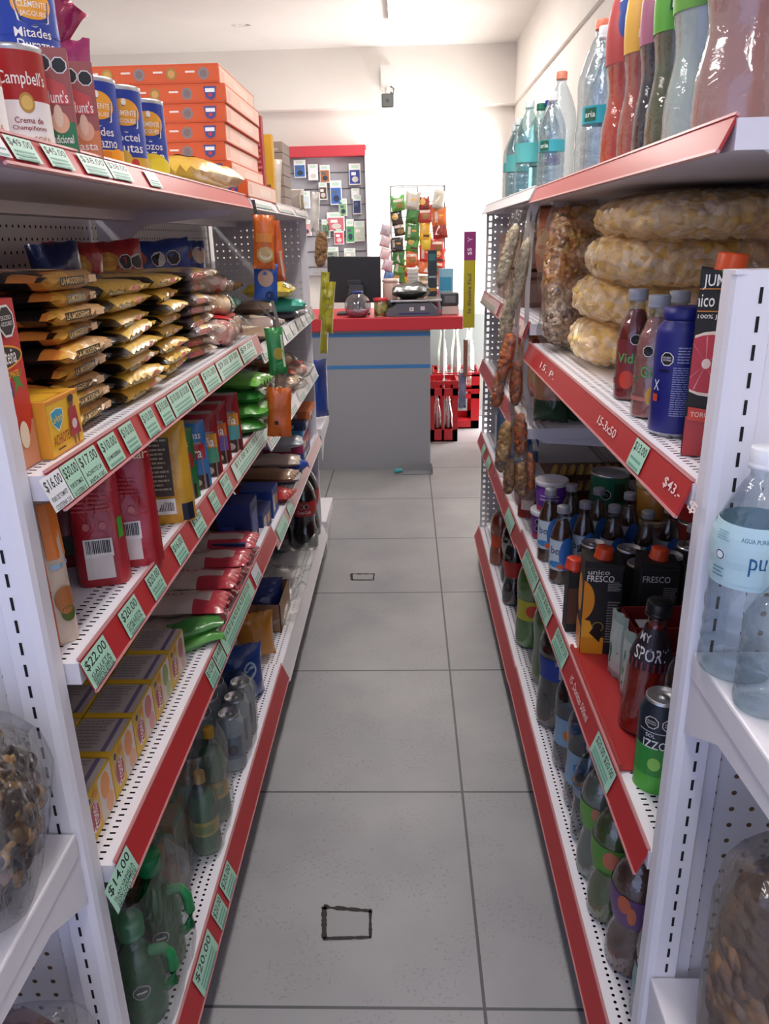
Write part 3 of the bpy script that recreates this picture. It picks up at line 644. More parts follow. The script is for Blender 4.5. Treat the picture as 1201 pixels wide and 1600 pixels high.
# orange biscuit boxes
bx = aY(1.99, 143, 120).x; w = -.415-bx
def obox(z, dx, w, i, lab):
    a = [('r', -w/2, .004, w/2, .036, '#cf5a28')]
    for k, c in enumerate(['#8c7a78', '#a5773a', '#8b7b7b', '#b08a3c', '#5d3a35']):
        x = w/2-.035-k*.075-(.055 if i else 0); 
        if x > -w/2+.02: a += [('e', x-.013, .007, x+.013, .033, c), ('e', x-.008, .012, x+.008, .028, ['#7d6a68', '#c89a55', '#77696a', '#c7a052', '#3f2622'][k]), ('r', x-.042, .022, x-.02, .026, '#e9d9cf')]
    if i: a += [('p', [(w/2-.05, .034), (w/2-.02, .034), (w/2-.024, .012), (w/2-.035, .006), (w/2-.046, .012)], '#3a4d8f'), ('r', w/2-.046, .022, w/2-.024, .03, '#f3f0ee'), ('e', w/2-.04, .012, w/2-.03, .02, '#c23a32')]
    side = [('r', -.21, .003, .21, .037, '#e6b8a4'), ('r', -.2, .008, -.16, .03, '#d8a391'), ('r', -.05, .01, .12, .028, '#e9c8b8')]  # pale peach patches: glare on the box sides put into the colour
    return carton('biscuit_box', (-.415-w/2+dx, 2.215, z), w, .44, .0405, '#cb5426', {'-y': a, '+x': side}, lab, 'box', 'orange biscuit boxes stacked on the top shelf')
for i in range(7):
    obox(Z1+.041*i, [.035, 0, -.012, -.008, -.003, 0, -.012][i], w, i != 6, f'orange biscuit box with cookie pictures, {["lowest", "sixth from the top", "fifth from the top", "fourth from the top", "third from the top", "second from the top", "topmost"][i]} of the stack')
# things behind the orange boxes
carton('cereal_box', (-.44, 2.475, Z1), .05, .035, .24, '#a8343c', {'-y': ink(.0, .02, .022, .2, 12, '#d98b86')}, 'thin dark red box standing past the orange box stack', rot=0)
carton('cereal_box', (-.43, 2.56, Z1), .06, .04, .2, '#d8a62a', {'-y': [('r', -.02, .03, .02, .06, '#7a4a1c')]}, 'thin yellow box standing past the dark red one')
for i in range(6): carton('cocoa_packet', (-.46, 2.80, Z1+.0335*i), .13, .16, .032, '#8d7b70', {'-y': [('r', -.05, .006, .05, .012, '#b5a699')]}, f'dull brown packet, {["lowest", "fifth", "fourth", "third", "second", "topmost"][i]} in the stack by the counter end of the top shelf', 'packet', 'brown packets stacked on the top shelf')
bag('paper_bag', (-.42, 2.66, Z1+.072), .05, .14, .02, '#cfc6ba', 'narrow off-white paper bag before the brown packets', rot=(0, .1, .2), seed=8)
bag('biscuit_packet', (-.425, 3.0, Z1+.035), .1, .07, .06, '#a89a92', 'dull pinkish plastic packet at the end of the top shelf', rot=(0, 0, .3), seed=9)
bag('biscuit_packet', (-.44, 3.13, Z1+.04), .12, .08, .07, '#8c7a55', 'clear packet of brown biscuits with white top on the shelf end', rot=(0, 0, .2), seed=10, cf=lambda a, b, s: M('#ece9e4', 'film') if a > .45 else M('#8f7f5a', 'film'))

# --- second shelf: tomato puree, annatto box, pasta
hx = .077
pur = [('r', -hx/2, 0, hx/2, .179, '#c22a2a'), ('r', -hx/2, 0, hx/2, .05, '#d9946f'), ('e', -.008, .03, .036, .118, '#c9382c'), ('p', [(.014, .1), (.003, .108), (.012, .092), (.005, .08), (.018, .09), (.03, .084), (.022, .096), (.031, .106), (.018, .1)], '#4f8a3a'), ('e', -.03, .038, .002, .075, '#eedcc0'), ('e', .002, .022, .022, .052, '#f2e3c6'), ('r', -.038, .08, .004, .096, '#4a2f7c'), ('t', 'CONDIMENTADO', -.017, .088, .036, .006, '#f1eef2'), ('t', 'PURE DE TOMATE', -.006, .103, .056, .007, '#f2c230'), ('e', -.075, .108, .036, .135, '#f0a92a'), ('e', -.073, .11, .033, .133, '#17120f'), ('t', 'La Costeña', -.008, .122, .06, .016, '#f7f3ee')]+seal(.014, .157, .0175)
carton('puree_box', (-.445, .7855, Z2), .06, hx, .179, '#b92a2a', {'+x': pur}, 'tall red tomato puree box with tomato picture beside the corner post', rot=0)
ach = [('r', -.044, .002, .044, .063, '#e9b92a'), ('r', -.044, 0, .044, .003, '#d98a2e'), ('r', -.044, .061, .044, .064, '#d98a2e'), ('p', [(-.036, .052), (-.02, .055), (-.004, .052), (-.004, .04), (-.02, .027), (-.036, .04)], '#f3ead0'), ('p', [(-.0345, .051), (-.02, .0535), (-.0055, .051), (-.0055, .04), (-.02, .0295), (-.0345, .04)], '#2c9bbd'), ('t', 'LaAnita', -.02, .043, .03, .009, '#f2c72c'), ('t', 'ACHIOTE', -.017, .019, .042, .012, '#a3352a'), ('r', -.03, .007, -.01, .009, '#5a3a1c'),
       ('e', .014, .048, .026, .06, '#7a4a2c'), ('e', .012, .054, .028, .063, '#2a1712'), ('p', [(.01, .048), (.03, .048), (.033, .03), (.037, .014), (.006, .014), (.009, .03)], '#a82c3c'), ('e', .014, .022, .028, .034, '#d9c8c0'), ('r', .014, .004, .018, .015, '#7a4a2c'), ('r', .024, .004, .028, .015, '#7a4a2c')]
carton('annatto_box', (-.437, .8715, Z2), .07, .088, .066, '#dd9a31', {'+x': ach, 'top': [('r', -.03, -.04, .03, .04, '#e0a92c'), ('r', -.02, -.03, .0, -.0, '#57aab0'), ('t', 'ACHIOTE', .015, .01, .03, .008, '#a3352a')]}, 'small yellow annatto box with blue shield in front of the pasta')
GO, KR, BK, OR, YL = [M(c, 'film') for c in ('#d2a046', '#b98d55', '#1a1210', '#c97a34', '#d9b24a')]
def pasta(w, v, seed):
    """a pasta bag: x length into the shelf (print end at +x), y width"""
    mb = MB(); r = random.Random(seed)
    def cf(a, b, s):
        if v == 0:
            if b < -.72 and a < .93: return OR if math.sin(a*7+seed*1.3+s) > .35 else BK
            if b > .8 and a > .3: return BK
            if a > .86: return GO if b < -.1 or b > .75 else KR
            if a > .3 and s > 0: return BK if b+a*1.2 < .35 else OR
            return OR
        if v == 1:
            if b < -.8: return BK
            if a > .88 and b < -.45: return BK if b < -.7 else YL
            return YL
        if b < -.8: return BK
        return [M('#8f6c5c', 'film'), M('#d6c39a', 'film'), M('#7a6c78', 'film'), M('#c9a85a', 'film')][int((a*3+b*2+9) % 4)] if a > .6 else YL
    mp = pillow(mb, .2, w, .0245, KR, 9, 3.0, .0022, seed, cf, 22, 16, fr=45)
    F = face((.0985, 0, 0), (0, 1, 0), (0, 0, 1), (1, 0, 0))
    if v == 0: mb.art([('r', -w*.3, -.005, w*.12, .0055, '#3a2c14'), ('t', 'LA MODERNA', -w*.09, .0003, w*.38, .0075, '#e0c98a')]+[('r', w*.2, -.004, w*.34, .005, '#dcb98c')], F, du=9, h0=.001)
    elif v == 1: mb.art([('r', -w*.3, -.006, w*.0, -.001, '#4a3c20'), ('t', 'MODERNA', -w*.15, -.0035, w*.26, .004, '#e9d9a0'), ('e', w*.08, -.004, w*.24, .004, '#d87a6c')], F, du=9, h0=.001)
    else: mb.art([('r', -w*.3, -.005, w*.05, .004, '#b9434c'), ('r', w*.1, -.004, w*.3, .004, '#cfc0aa')], F, du=9, h0=.001)
    if v == 0: mb.art([('e', -.06, -.03, -.02, .0, '#17110f'), ('t', 'LA', -.04, -.009, .02, .008, '#e8c26a'), ('t', 'MODERNA', -.04, -.019, .034, .008, '#e8c26a'), ('r', .045, -.03, .075, .03, '#caa878')], mp, du=.01)
    return mb
stacks = [(.93, 1.082, 9, 0, 'stack nearest the post'), (1.1, 1.29, 8, 1, 'second stack'), (1.315, 1.465, 8, 1, 'third stack'), (1.49, 1.70, 8, 2, 'farthest stack')]
for si, (ya, yb, n, v, lab) in enumerate(stacks):
    protos = [pasta(yb-ya, v, si*7+k).build('pasta_bag') for k in range(3)]
    for i in range(n):
        o = protos[i] if i < 3 else dup(protos[i % 3])
        big = i == n-1
        o.location = (-.512+rnd.uniform(-.01, .01), (ya+yb)/2+rnd.uniform(-.008, .008), Z2+.0155+.0213*i+(.003 if big else 0)); o.rotation_euler = (rnd.uniform(-.05, .05), rnd.uniform(-.035, .035), rnd.uniform(-.12, .12))
        if big: o.rotation_euler.x = .0
        k = n-1-i; o.name = 'pasta_bag'
        tag(o, f'{["black and orange", "gold", "gold", "crumpled multicolour"][si]} pasta bag, {"topmost" if k == 0 else "lowest" if i == 0 else NTH[k]+" from the top"} of the {lab}', 'pasta bag', f'pasta bags in the {lab}')
for q in protos: pass
# bags standing along the back of the second shelf
RD, BU = '#a92a30', '#22418f'
ra = [('e', -.03, .045, .03, .095, '#c98f3c'), ('e', -.02, .055, .02, .085, '#d9b04a'), ('r', -.05, .0, .05, .03, '#c94a48')]
for px, w, lab, c, a in ((118, .1, 'dark blue snack bag at the back, partly behind red bags', '#1d2c60', []), (137, .12, 'red candy bag standing against the peg panel, first from the post', RD, ra), (190, .17, 'wider red candy bag beside the blue bags at the back', RD, ra+seal(.04, .07, .018, False)+seal(.068, .07, .018, False)), (252, .22, 'wide blue snack bag with two black seals at the back', BU, seal(.02, .07, .02, False)+seal(.06, .07, .02, False)+[('e', -.07, .06, -.04, .09, '#b5663f'), ('e', -.035, .06, -.01, .09, '#a8583a')]), (305, .11, 'blue snack bag with pale corner beside the section joint', BU, [('e', .0, .05, .05, .1, '#c9b8a8'), ('e', -.04, .06, .0, .09, '#a9552f')])):
    p = putX(-.665, Z2, px); bag('candy_bag', (p.x, p.y, Z2+.115), w*.96, .24, .06, c, lab, rot=(-.1, (.05 if px % 2 else -.08), .35+.1*(px % 3)), art=a, seed=px, amp=.010, n=7)
def clearbag(P, W, H, T, fill, label, rot=(0, 0, 0), cat='bag', stand=False, seed=0, name='food_bag', stripe=None, fr=60, amp=.006, n=2.6, film=None, group=None, ex=1.06, exl=1.1, fn_=3.2, sub=4):
    e = E(name, P, label, cat, group, rot=rot)
    mb = MB();
    if stand: mb.T = UP
    lumps(mb, H, W, T, fill, seed, amp, fr, n, sub); mb.build('filling', e)
    mb = MB();
    if stand: mb.T = UP
    mp = pillow(mb, H*exl, W*ex, T*1.1, film or BAGC, 4.5, 3.4, .004, seed, None, 26, 18)
    if stripe: mb.art(stripe, (lambda u, v, h: mp(v, u, h)) if stand else mp, du=.012)
    mb.build('film', e); return e
BRD = lambda: lumpy('bread', ['#c99a64', '#e6cda8', '#b5824c', '#ecdcc4'], 30, .3)
PNK = lambda: lumpy('pink_sweets', ['#d98a84', '#c8b09c', '#eadbd0', '#c23c40'], 45, .4)
CND = lambda: lumpy('mixed_sweets', ['#a8794f', '#d5b48a', '#8e3a33', '#c9c0b4', '#7c5a3a'], 60, .5)
p = lambda px, py, z: aZ(z, px, py)
for i, (X, Y, dz, w, h, t, fm, lab, st, rz) in enumerate([
    (-.46, 1.80, .034, .12, .13, .062, PNK(), 'clear bag with red heart print on the shelf edge', [('e', .0, -.04, .06, .02, '#c2262e'), ('r', -.06, -.05, -.02, .05, '#d9c0bc')], .1), (-.47, 1.92, .03, .11, .13, .055, CND(), 'clear bag of brown sweets lying on the shelf edge past the heart bag', [('e', .02, -.03, .05, .03, '#b3362e')], -.2),
    (-.48, 1.84, .088, .12, .14, .05, BRD(), 'clear bag of round brown buns above the heart bag', None, .25), (-.56, 1.93, .085, .12, .14, .05, BRD(), 'clear bag of pale buns behind the brown sweets', None, -.2), (-.5, 1.88, .135, .13, .15, .04, PNK(), 'clear flat bag of pinkish sweets topmost past the pasta', None, .4),
    (-.6, 1.82, .05, .13, .14, .09, CND(), 'clear bag of dark sweets at the back past the pasta', None, .1)]):
    clearbag((X, Y, Z2+dz), w, h, t, fm, lab, (0, 0, rz), seed=i, stripe=st, n=4, fr=45, amp=.01)
# far bay, second shelf
z = 1.1125
for i, (X, Y, dz, w, h, t, c, lab) in enumerate([(-.47, 2.15, .02, .16, .2, .04, '#9a7f68', 'dull brown biscuit pack on the far second shelf edge'), (-.6, 2.3, .09, .2, .22, .05, '#2f9c86', 'teal wrapped pack lying at the back of the far shelf'), (-.6, 2.35, .135, .2, .2, .035, '#b0853a', 'yellow and brown pack on top of the teal one'),
     (-.48, 2.36, .025, .15, .2, .045, '#a5908a', 'greyish clear pack in the middle of the far second shelf'), (-.50, 2.44, .065, .14, .18, .04, '#6b5648', 'dark brown chocolate pack above the greyish pack'), (-.44, 2.66, .055, .1, .2, .05, '#26a08c', 'shiny turquoise candy bag poking over the shelf edge'), (-.45, 2.62, .105, .12, .16, .055, '#cdb42c', 'yellow snack bag with dark end above the turquoise bag'), (-.46, 2.75, .02, .15, .2, .04, '#8f8790', 'grey foil pack under the turquoise bag'),
     (-.47, 3.0, .025, .14, .18, .045, '#b3402f', 'red pack at the very end of the far second shelf')]):
    bag('snack_pack', (X, Y, z+dz), w, h, t, c, lab, rot=(0, 0, .2-.1*(i % 4)), stand=False, seed=i+20, amp=.005, art=[('e', .01, -.04, .06, .03, '#d8c9b4')] if i in (0, 3, 7) else [('r', .05, -.05, .09, .05, '#3a2c22')] if i == 6 else None)

# --- third shelf: standing pouches
def pou(corner, W, H, D, col, label, rz, side, art, seed, name='food_pouch', group=None, topw=.92, sidea=.62):
    """corner: floor point of the aisle-side front corner"""
    mb = MB(); sm_ = M(side, 'film') if isinstance(side, str) else side; cm_ = M(col, 'film')
    mp = pouch(mb, W, H, D, cm_, .004, seed, lambda a, v, s: sm_ if a > sidea else cm_, topw=topw); mb.art(art, mp, du=.012)
    c = Vector((corner[0], corner[1], 0)); R = Matrix.Rotation(rz, 3, 'Z'); o = c-R @ Vector((W*.46, -D*.15, 0))
    return tag(mb.build(name, loc=(o.x, o.y, corner[2]), rot=(0, 0, rz)), label, 'pouch', group)
pou(p(122, 988, Z3), .075, .187, .06, '#c65a2a', 'orange biscuit pouch with bread picture on the third shelf beside the post', .62, M('#c9b7a4', 'film'), ink(-.03, .03, .01, .12, 16, '#a84a22')+[('r', .012, .11, .036, .175, '#d9792c'), ('r', .014, .098, .036, .104, '#8fb3d0'), ('e', .012, .04, .036, .075, '#a8693a'), ('e', .016, .03, .034, .05, '#4c5c24')], 1, sidea=.3)
rart = [('r', -.02, .012, .018, .05, '#ded6d2')]+barcode(-.02, .045, .02, .072)+[('e', -.018, .085, -.008, .096, '#c06a68'), ('e', .005, .085, .015, .096, '#c06a68')]+ink(-.03, .11, .03, .14, 5, '#b8484a')
pou(p(203, 903, Z3), .074, .175, .05, '#a01c26', 'dark red food pouch with barcode, first of the two on the third shelf', .3, M('#b3313a', 'film'), rart+[('r', .030, .07, .038, .098, '#4fb33c')], 2, 'food_pouch')
pou(p(253, 875, Z3), .09, .2, .05, '#a8192a', 'dark red food pouch with barcode, beside the yellow coffee pouch', .22, M('#9c1c24', 'film'), rart+[('t', 'Cuetara', .02, .172, .06, .014, '#e6c39a'), ('e', .052, .03, .066, .07, '#d7c2a8')], 3)
pou(p(165, 872, Z3), .10, .165, .05, '#8c1a22', 'dark red food pouch mostly hidden behind the first barcode pouch', .35, M('#7d1c20', 'film'), [('r', -.03, .02, .03, .05, '#3f4c3c')], 4)
pou(p(303, 810, Z3), .12, .175, .05, '#c9941f', 'black and yellow coffee pouch with barcode on the third shelf', .2, M('#d0a030', 'film'), [('r', -.06, .05, .03, .15, '#4a4138')]+ink(-.03, .06, .028, .15, 12, '#b5a98c')+[('r', .04, .004, .058, .035, '#1b2036')]+barcode(-.03, .018, .03, .046), 5)
def beans(px, py, c1, c2, c3, word, top, lab, seed):
    q = p(px, py, Z3); W, H = .13, .135
    a = [('r', -.01, .0, .062, .03, '#3c2a26'), ('r', -.02, .03, .062, .062, c3), ('r', -.02, .062, .062, .09, c2), ('r', -.02, .095, .062, .13, c1), ('t', word, .025, .075, .062, .02, '#f1eee8'), ('t', top, .032, .108, .05, .014, '#f1eee8'), ('e', .02, .006, .05, .024, '#b5a595')]
    pou(q, W, H, .05, '#8f7f78', lab, .12, M(c1, 'film'), a, seed, 'bean_pouch', sidea=.9)
beans(309, 777, '#2f7d44', '#b52a33', '#2f7d44', 'LaSierra', '10% mas', 'green refried bean pouch beside the coffee pouch', 6)
beans(327, 761, '#3d7ab5', '#b52a33', '#3d7ab5', 'LaSierra', '10% mas', 'blue refried bean pouch between the green and red pouches', 7)
beans(345, 742, '#8f1c22', '#c9902c', '#4a9c7a', 'Costeña', ' ', 'red bean pouch, nearest of the three red ones', 8)
beans(359, 722, '#8f1c22', '#c76c2c', '#6a5aa5', 'Costeña', ' ', 'red bean pouch with purple band, middle of the three red ones', 9)
beans(377, 704, '#8f1c22', '#c9902c', '#4a9c9a', 'Costeña', ' ', 'red bean pouch farthest of the three, beside the green packs', 10)
for i in range(4): bag('green_packet', (-.455+.01*(i % 2), 1.87+.02*i, Z3+.022+.034*i), .13, .19, .04, ['#3f8a35', '#57a53c', '#2f7a33', '#6fae48'][i], f'bright green crinkled packet, {["lowest", "third from the top", "second from the top", "topmost"][i]} of the pile beside the bean pouches', rot=(0, 0, .3-.15*i), stand=False, seed=30+i, amp=.007, group='green packets on the third shelf')
for i in range(3): bag('bean_bag', (-.6, 1.5+.19*i, Z3+.1), .16, .2, .05, ['#6b4a58', '#5c4452', '#72525c'][i], f'dull purple bag lying behind the pouches, {NTH[i]} from the coffee pouch', rot=(0, 0, .2*i), stand=False, seed=40+i, amp=.007)
z = .8755
for i, (X, Y, dz, w, h, t, fm, lab, st) in enumerate([(-.47, 2.2, .03, .17, .19, .05, PNK(), 'clear bag of pink and brown sweets past the shelf joint', [('e', -.02, -.04, .04, .03, '#a83a44')]), (-.48, 2.42, .035, .18, .2, .06, BRD(), 'clear bag of sandwich bread on the far third shelf', None), (-.47, 2.66, .035, .18, .2, .06, BRD(), 'clear bread bag with red print in the middle of the far shelf', [('r', .03, -.05, .08, .05, '#c9533c')]), (-.47, 2.9, .035, .17, .2, .06, PNK(), 'clear pink bread bag with red corner near the end panel', [('r', .02, -.05, .08, .03, '#c94a44')]), (-.5, 2.3, .09, .16, .18, .045, CND(), 'clear bag of toasted bread stacked above the pink sweets', None), (-.5, 2.75, .095, .17, .19, .045, BRD(), 'clear bread bag stacked on the far third shelf pile', None)]):
    clearbag((X, Y, z+dz), w, h, t, fm, lab, (0, 0, .15*(i % 3)), seed=i+9, stripe=st)

# --- fourth shelf: dessert boxes, pink sachets, flour
def pronto(fr1, fr2):
    return [('r', -.045, 0, .045, .075, '#d8b22a'), ('r', .0, .002, .045, .073, '#d5c9bc'), ('e', .006, .03, .036, .07, fr1), ('e', .016, .004, .042, .034, fr2), ('e', -.037, .01, -.005, .056, '#e9dcd6'), ('e', -.036, .011, -.006, .055, '#a92838'), ('t', 'Pronto', -.021, .033, .04, .018, PI/2, '#f3ece8')]+seal(-.032, .065, .0065, False)+[('e', -.02, .058, -.005, .07, '#d98a2c')]
ptop = [('r', -.0375, -.046, .0375, -.036, '#d9ae24'), ('r', -.036, -.034, .036, .045, '#b5aca8'), ('r', .02, -.034, .027, .045, '#6d6484')]+ink(-.034, -.03, .016, .042, 9, '#8f8684')
fr = [('#e3923a', '#dfa06c'), ('#e08c3e', '#dca47a'), ('#c4605a', '#cf8f88'), ('#7f9c3f', '#a8b36a'), ('#b06a62', '#c9a092')]
names = ['nearest the post', 'second from the post', 'third from the post', 'fourth from the post', 'fifth from the post']
for r_ in range(5):
    for c_ in range(2):
        carton('dessert_box', (-.463-.079*c_, .838+.0945*r_, Z4), .0755, .0925, .0755, '#d3ab26', {'+x': pronto(*fr[r_]), 'top': ptop, '-y': [('r', -.03, .01, .03, .06, '#c9a098'), ('r', -.0375, .064, .0375, .075, '#a5343a')]}, f'yellow dessert box {"in the front row" if c_ == 0 else "in the back row"}, {names[r_]}', 'box', f'dessert boxes {"in the front row" if c_ == 0 else "in the back row"} of the fourth shelf')
for i in range(2): bag('green_bag', (-.425, 1.335+.012*i, Z4+.014+.022*i), .06, .1, .026, ['#5a9c48', '#3d8038'][i], ['pale green leafy bag lying after the dessert boxes', 'darker green bag on top of the pale green one'][i], rot=(0, 0, .6), stand=False, seed=51+i, amp=.007)
for i in range(4):
    for j in range(2):
        y = 1.41+.115*i
        bag('drink_mix_pack', (-.48+.006*j, y+.01*j, Z4+.018+.032*j), .105, .19, .034, '#b8a79c', f'cream and red drink mix pack, {NTH[i]} from the dessert boxes, {["underneath", "on top"][j]}', rot=(0, 0, .12*(j-.5)), stand=False, seed=60+i*2+j, amp=.004, group='drink mix packs on the fourth shelf', cf=lambda a, b, s: M('#a82c3a', 'film') if a > .62 or (a > .35-.2*i and abs(b-.1*j+.1*i) > .35) else M('#b9a89e', 'film'), art=[('t', 'DO', -.02, .01, .05, .016, '#b5452f'), ('e', -.09, -.01, -.065, .012, '#2c2230'), ('r', -.06, -.002, -.045, .04, '#3c3050')])
carton('flour_pack', (-.45, 1.88, Z4), .09, .09, .12, '#1d2f6b', {'-y': [('r', -.035, .02, .0, .06, '#3d57a5'), ('r', .01, .01, .04, .05, '#c98a6c')], '+x': [('r', -.03, .03, .03, .09, '#3b5aa9'), ('r', -.02, .004, .01, .03, '#d6d2cc')]}, 'dark blue paper flour pack near the joint of the fourth shelf', 'pack')
carton('flour_pack', (-.44, 1.75, Z4), .08, .06, .06, '#1b2a5c', {'-y': [('r', -.03, .01, .0, .04, '#30447f')]}, 'low dark blue pack before the taller flour pack', 'pack')
bottle('sauce_jar', (-.5, 1.93, Z4), .045, .17, SLIM, 'dark red sauce jar behind the blue flour pack', liquid='#6b1f1c', cap='#8f2f2c', capr=.03, caph=.02)
z = .5855
farl4 = [('snack_box', -.46, 2.05, 0, .11, .13, .07, '#21346e', 'blue noodle pack on the far fourth shelf, lowest beside the joint'), ('snack_box', -.455, 2.2, 0, .1, .1, .085, '#1f3f8a', 'blue and white instant pack next to the lowest blue one'), ('wafer_box', -.46, 2.86, 0, .14, .2, .035, '#2d5fa5', 'flat blue box at the base of the far colourful pile'), ('wafer_box', -.465, 2.86, .036, .15, .22, .045, '#a12f5f', 'flat magenta box in the far colourful pile'), ('wafer_box', -.46, 2.9, .082, .13, .2, .025, '#3c8fc4', 'thin pale blue box in the far colourful pile'), ('wafer_box', -.46, 2.93, .108, .15, .22, .03, '#2a3a60', 'thin navy box near the top of the far pile'), ('wafer_box', -.455, 2.97, .139, .16, .2, .03, '#c5692f', 'orange box on top of the far colourful pile')]
for n_, X, Y, dz, w, d, h, c, lab in farl4: carton(n_, (X, Y, z+dz), w, d, h, c, {'+x': [('r', -d*.4, h*.2, -d*.1, h*.8, '#cfcac4'), ('r', d*.0, h*.3, d*.3, h*.7, '#c98a44')], '-y': [('r', -w*.3, h*.2, w*.2, h*.7, '#c9c4bc')]}, lab, 'box')
for i, (Y, dz, c, lab) in enumerate([(2.33, .02, '#a82826', 'red biscuit roll with yellow band on the far fourth shelf'), (2.42, .055, '#8f6f52', 'clear pack of brown cookies above the red roll'), (2.52, .02, '#c9c4c4', 'silver foil pack behind the red roll'), (2.52, .075, '#b9a898', 'beige biscuit pack stacked over the foil pack'), (2.62, .115, '#a8b0b6', 'white and silver wrapped pack stacked by the pink box')]):
    bag('biscuit_pack', (-.47, Y, z+dz), .1, .2, .042, c, lab, rot=(0, 0, .1*i-.2), stand=False, seed=70+i, amp=.005, art=[('r', -.0, -.04, .03, .04, '#d8a634')] if i == 0 else None)
bag('foil_bag', (-.4, 2.55, z+.045), .07, .1, .05, '#24479c', 'shiny blue crumpled foil wrapper on the rail edge', rot=(0, 0, 1), stand=False, seed=77, amp=.012)

# --- bottom deck
GR = '#1f5c3c'
for i, (q, H, lab) in enumerate([((-.447, .905), .175, 'dark green cleaner bottle in plastic wrap, nearest on the bottom shelf'), ((-.445, 1.005), .205, 'dark green cleaner bottle in plastic wrap with its handle to the aisle'), ((-.56, .96), .2, 'dark green cleaner bottle at the back beside the post')]):
    q = Vector((q[0], q[1], Z5)); g1 = M('#1c7a44', 'liquid')
    e = bottle('cleaner_bottle', q, .04, H, JUG, lab, liquid=g1, fill=.84, cap='#22864c', capr=.021, caph=.032, shell='#a9dcc0', edge=.25, base=.03)
    mb = MB(); mb.T = Matrix.Rotation(toward(q)+1.2, 4, 'Z'); mb.tube([(.024, 0, H*.74), (.045, 0, H*.76), (.055, 0, H*.68), (.058, 0, H*.52), (.055, 0, H*.36), (.045, 0, H*.3), (.03, 0, H*.32)], .009, M('#1f8048', 'plastic'), 10); mb.build('handle', e)
    if i < 2: mb = MB(); mb.art([('e', -.014, .07, .014, .098, '#c9d6cf'), ('e', -.0125, .0715, .0125, .0965, '#14251c'), ('r', -.008, .082, .008, .086, '#c9d6cf')], cyl(.0405, toward(q)), du=.004); mb.build('seal_print', e)
def wrap(P, W, D, H, label, seed=0, rot=0):
    mb = MB(); N = 40
    def f(u, v):
        a = 2*PI*u; c, s = math.cos(a), math.sin(a); k = (abs(c)**5+abs(s)**5)**(-1/5); t = 1-.35*max(0, v-.72)/.28 if v > .72 else 1
        d = 1+.07*noise.noise(Vector((c*3+seed, s*3, v*3)))+.03*noise.noise(Vector((c*9, s*9, v*8+seed)))
        return Vector((c*k*W/2*t*d, s*k*D/2*t*d, H*v))
    mb.surf(f, 48, 24, WRAP); return tag(mb.build('plastic_wrap', loc=P, rot=(0, 0, rot)), label, 'plastic wrap')
wrap((-.455, .955, Z5+.001), .125, .24, .25, 'clear crinkled plastic wrapped around the green cleaner bottles', 1)
fart = [('r', -.05, 0, .05, .16, '#8f6a3c'), ('e', -.04, .08, .02, .14, '#c98a2c'), ('e', -.02, .02, .04, .08, '#cf7f24'), ('r', -.05, .13, .05, .15, '#4c8a6c'), ('e', .0, .1, .04, .15, '#a8b8a4')]
for i in range(4):
    y = 1.105+.066*i
    carton('juice_carton', (-.50+.02*(i % 2), y, Z5), .06, .06, .17, '#9c7d5a', {'+x': [('r', -.034, .004, .034, .165, '#a8927c'), ('e', -.03, .03, .025, .1, ['#c98422', '#4a2c4c', '#c98422', '#3c2440'][i]), ('e', -.02, .09, .03, .15, ['#d89a3a', '#6a7a4a', '#d08f33', '#74553c'][i]), ('r', -.03, .155, .03, .175, '#3f8a6a')], '-y': fart}, f'fruit juice carton with {["orange", "dark grape", "orange", "dark grape"][i]} print, {NTH[i]} from the green bottles', 'carton', bev=.003)
wrap((-.49, 1.20, Z5+.001), .10, .29, .2, 'clear plastic sleeve around the fruit juice cartons', 2)
for i, (X, Y, lab) in enumerate([(-.43, 1.36, 'pale green soda bottle with yellow cap, taller one beside the grey cans'), (-.43, 1.265, 'pale green soda bottle with yellow cap, second and lower one nearer the camera')]):
    bottle('soda_bottle', (X, Y, Z5), .031, .215-.04*i, SODA, lab, liquid='#9cc0a6', fill=.8, cap='#c9962a', band=(.3, .5, '#b8a33c'), bandart=[('r', -.02, -.012, .02, .008, '#7d8f4c')], shell='#a9c9b4')
wrap((-.436, 1.315, Z5+.001), .078, .2, .235, 'loose clear wrap around the two yellow-capped bottles', 3)
for i in range(6):
    X, Y = -.43-.068*(i % 2), 1.53+.068*(i//2)
    drinkcan(Vector((X, Y, Z5)), .0325, .15, '#8f9aa0', [('r', -.025, .04, .025, .1, '#5f6c80'), ('e', -.01, .05, .015, .08, '#20263a')], f'grey drink can in the wrapped pack, {["front", "back"][i % 2]} row, {NTH[i//2]} from the bottles', 'grey cans wrapped as a pack on the bottom shelf')
wrap((-.468, 1.6, Z5+.001), .145, .24, .175, 'clear shrink wrap around the pack of grey drink cans', 4)
bag('blue_bag', (-.47, 1.82, Z5+.08), .14, .16, .1, '#1c3f85', 'dark blue bag with white mark behind the can pack', rot=(0, 0, .5), seed=80, amp=.006, art=[('e', .0, -.0, .04, .05, '#a9c4d8'), ('e', .006, .006, .034, .044, '#1c3f85')])
bag('orange_bag', (-.47, 2.05, Z5+.07), .12, .15, .07, '#c9862c', 'orange bag standing on the bottom shelf past the joint', rot=(0, 0, .4), seed=81, amp=.006)
q = aZ(.16, 418, 965); e = E('cardboard_tray', (-.49, 2.32, .1605), 'open brown cardboard tray with blue packets on the bottom shelf', 'box'); mb = MB()
for a in ((-.07, -.1, .07, -.097), (-.07, .097, .07, .1), (-.07, -.1, -.067, .1), (.067, -.1, .07, .1)): mb.box(a[0], a[1], 0, a[2], a[3], .1, M('#9a7458', 'paper'))
mb.box(-.07, -.1, 0, .07, .1, .003, M('#9a7458', 'paper')); mb.build('tray', e)
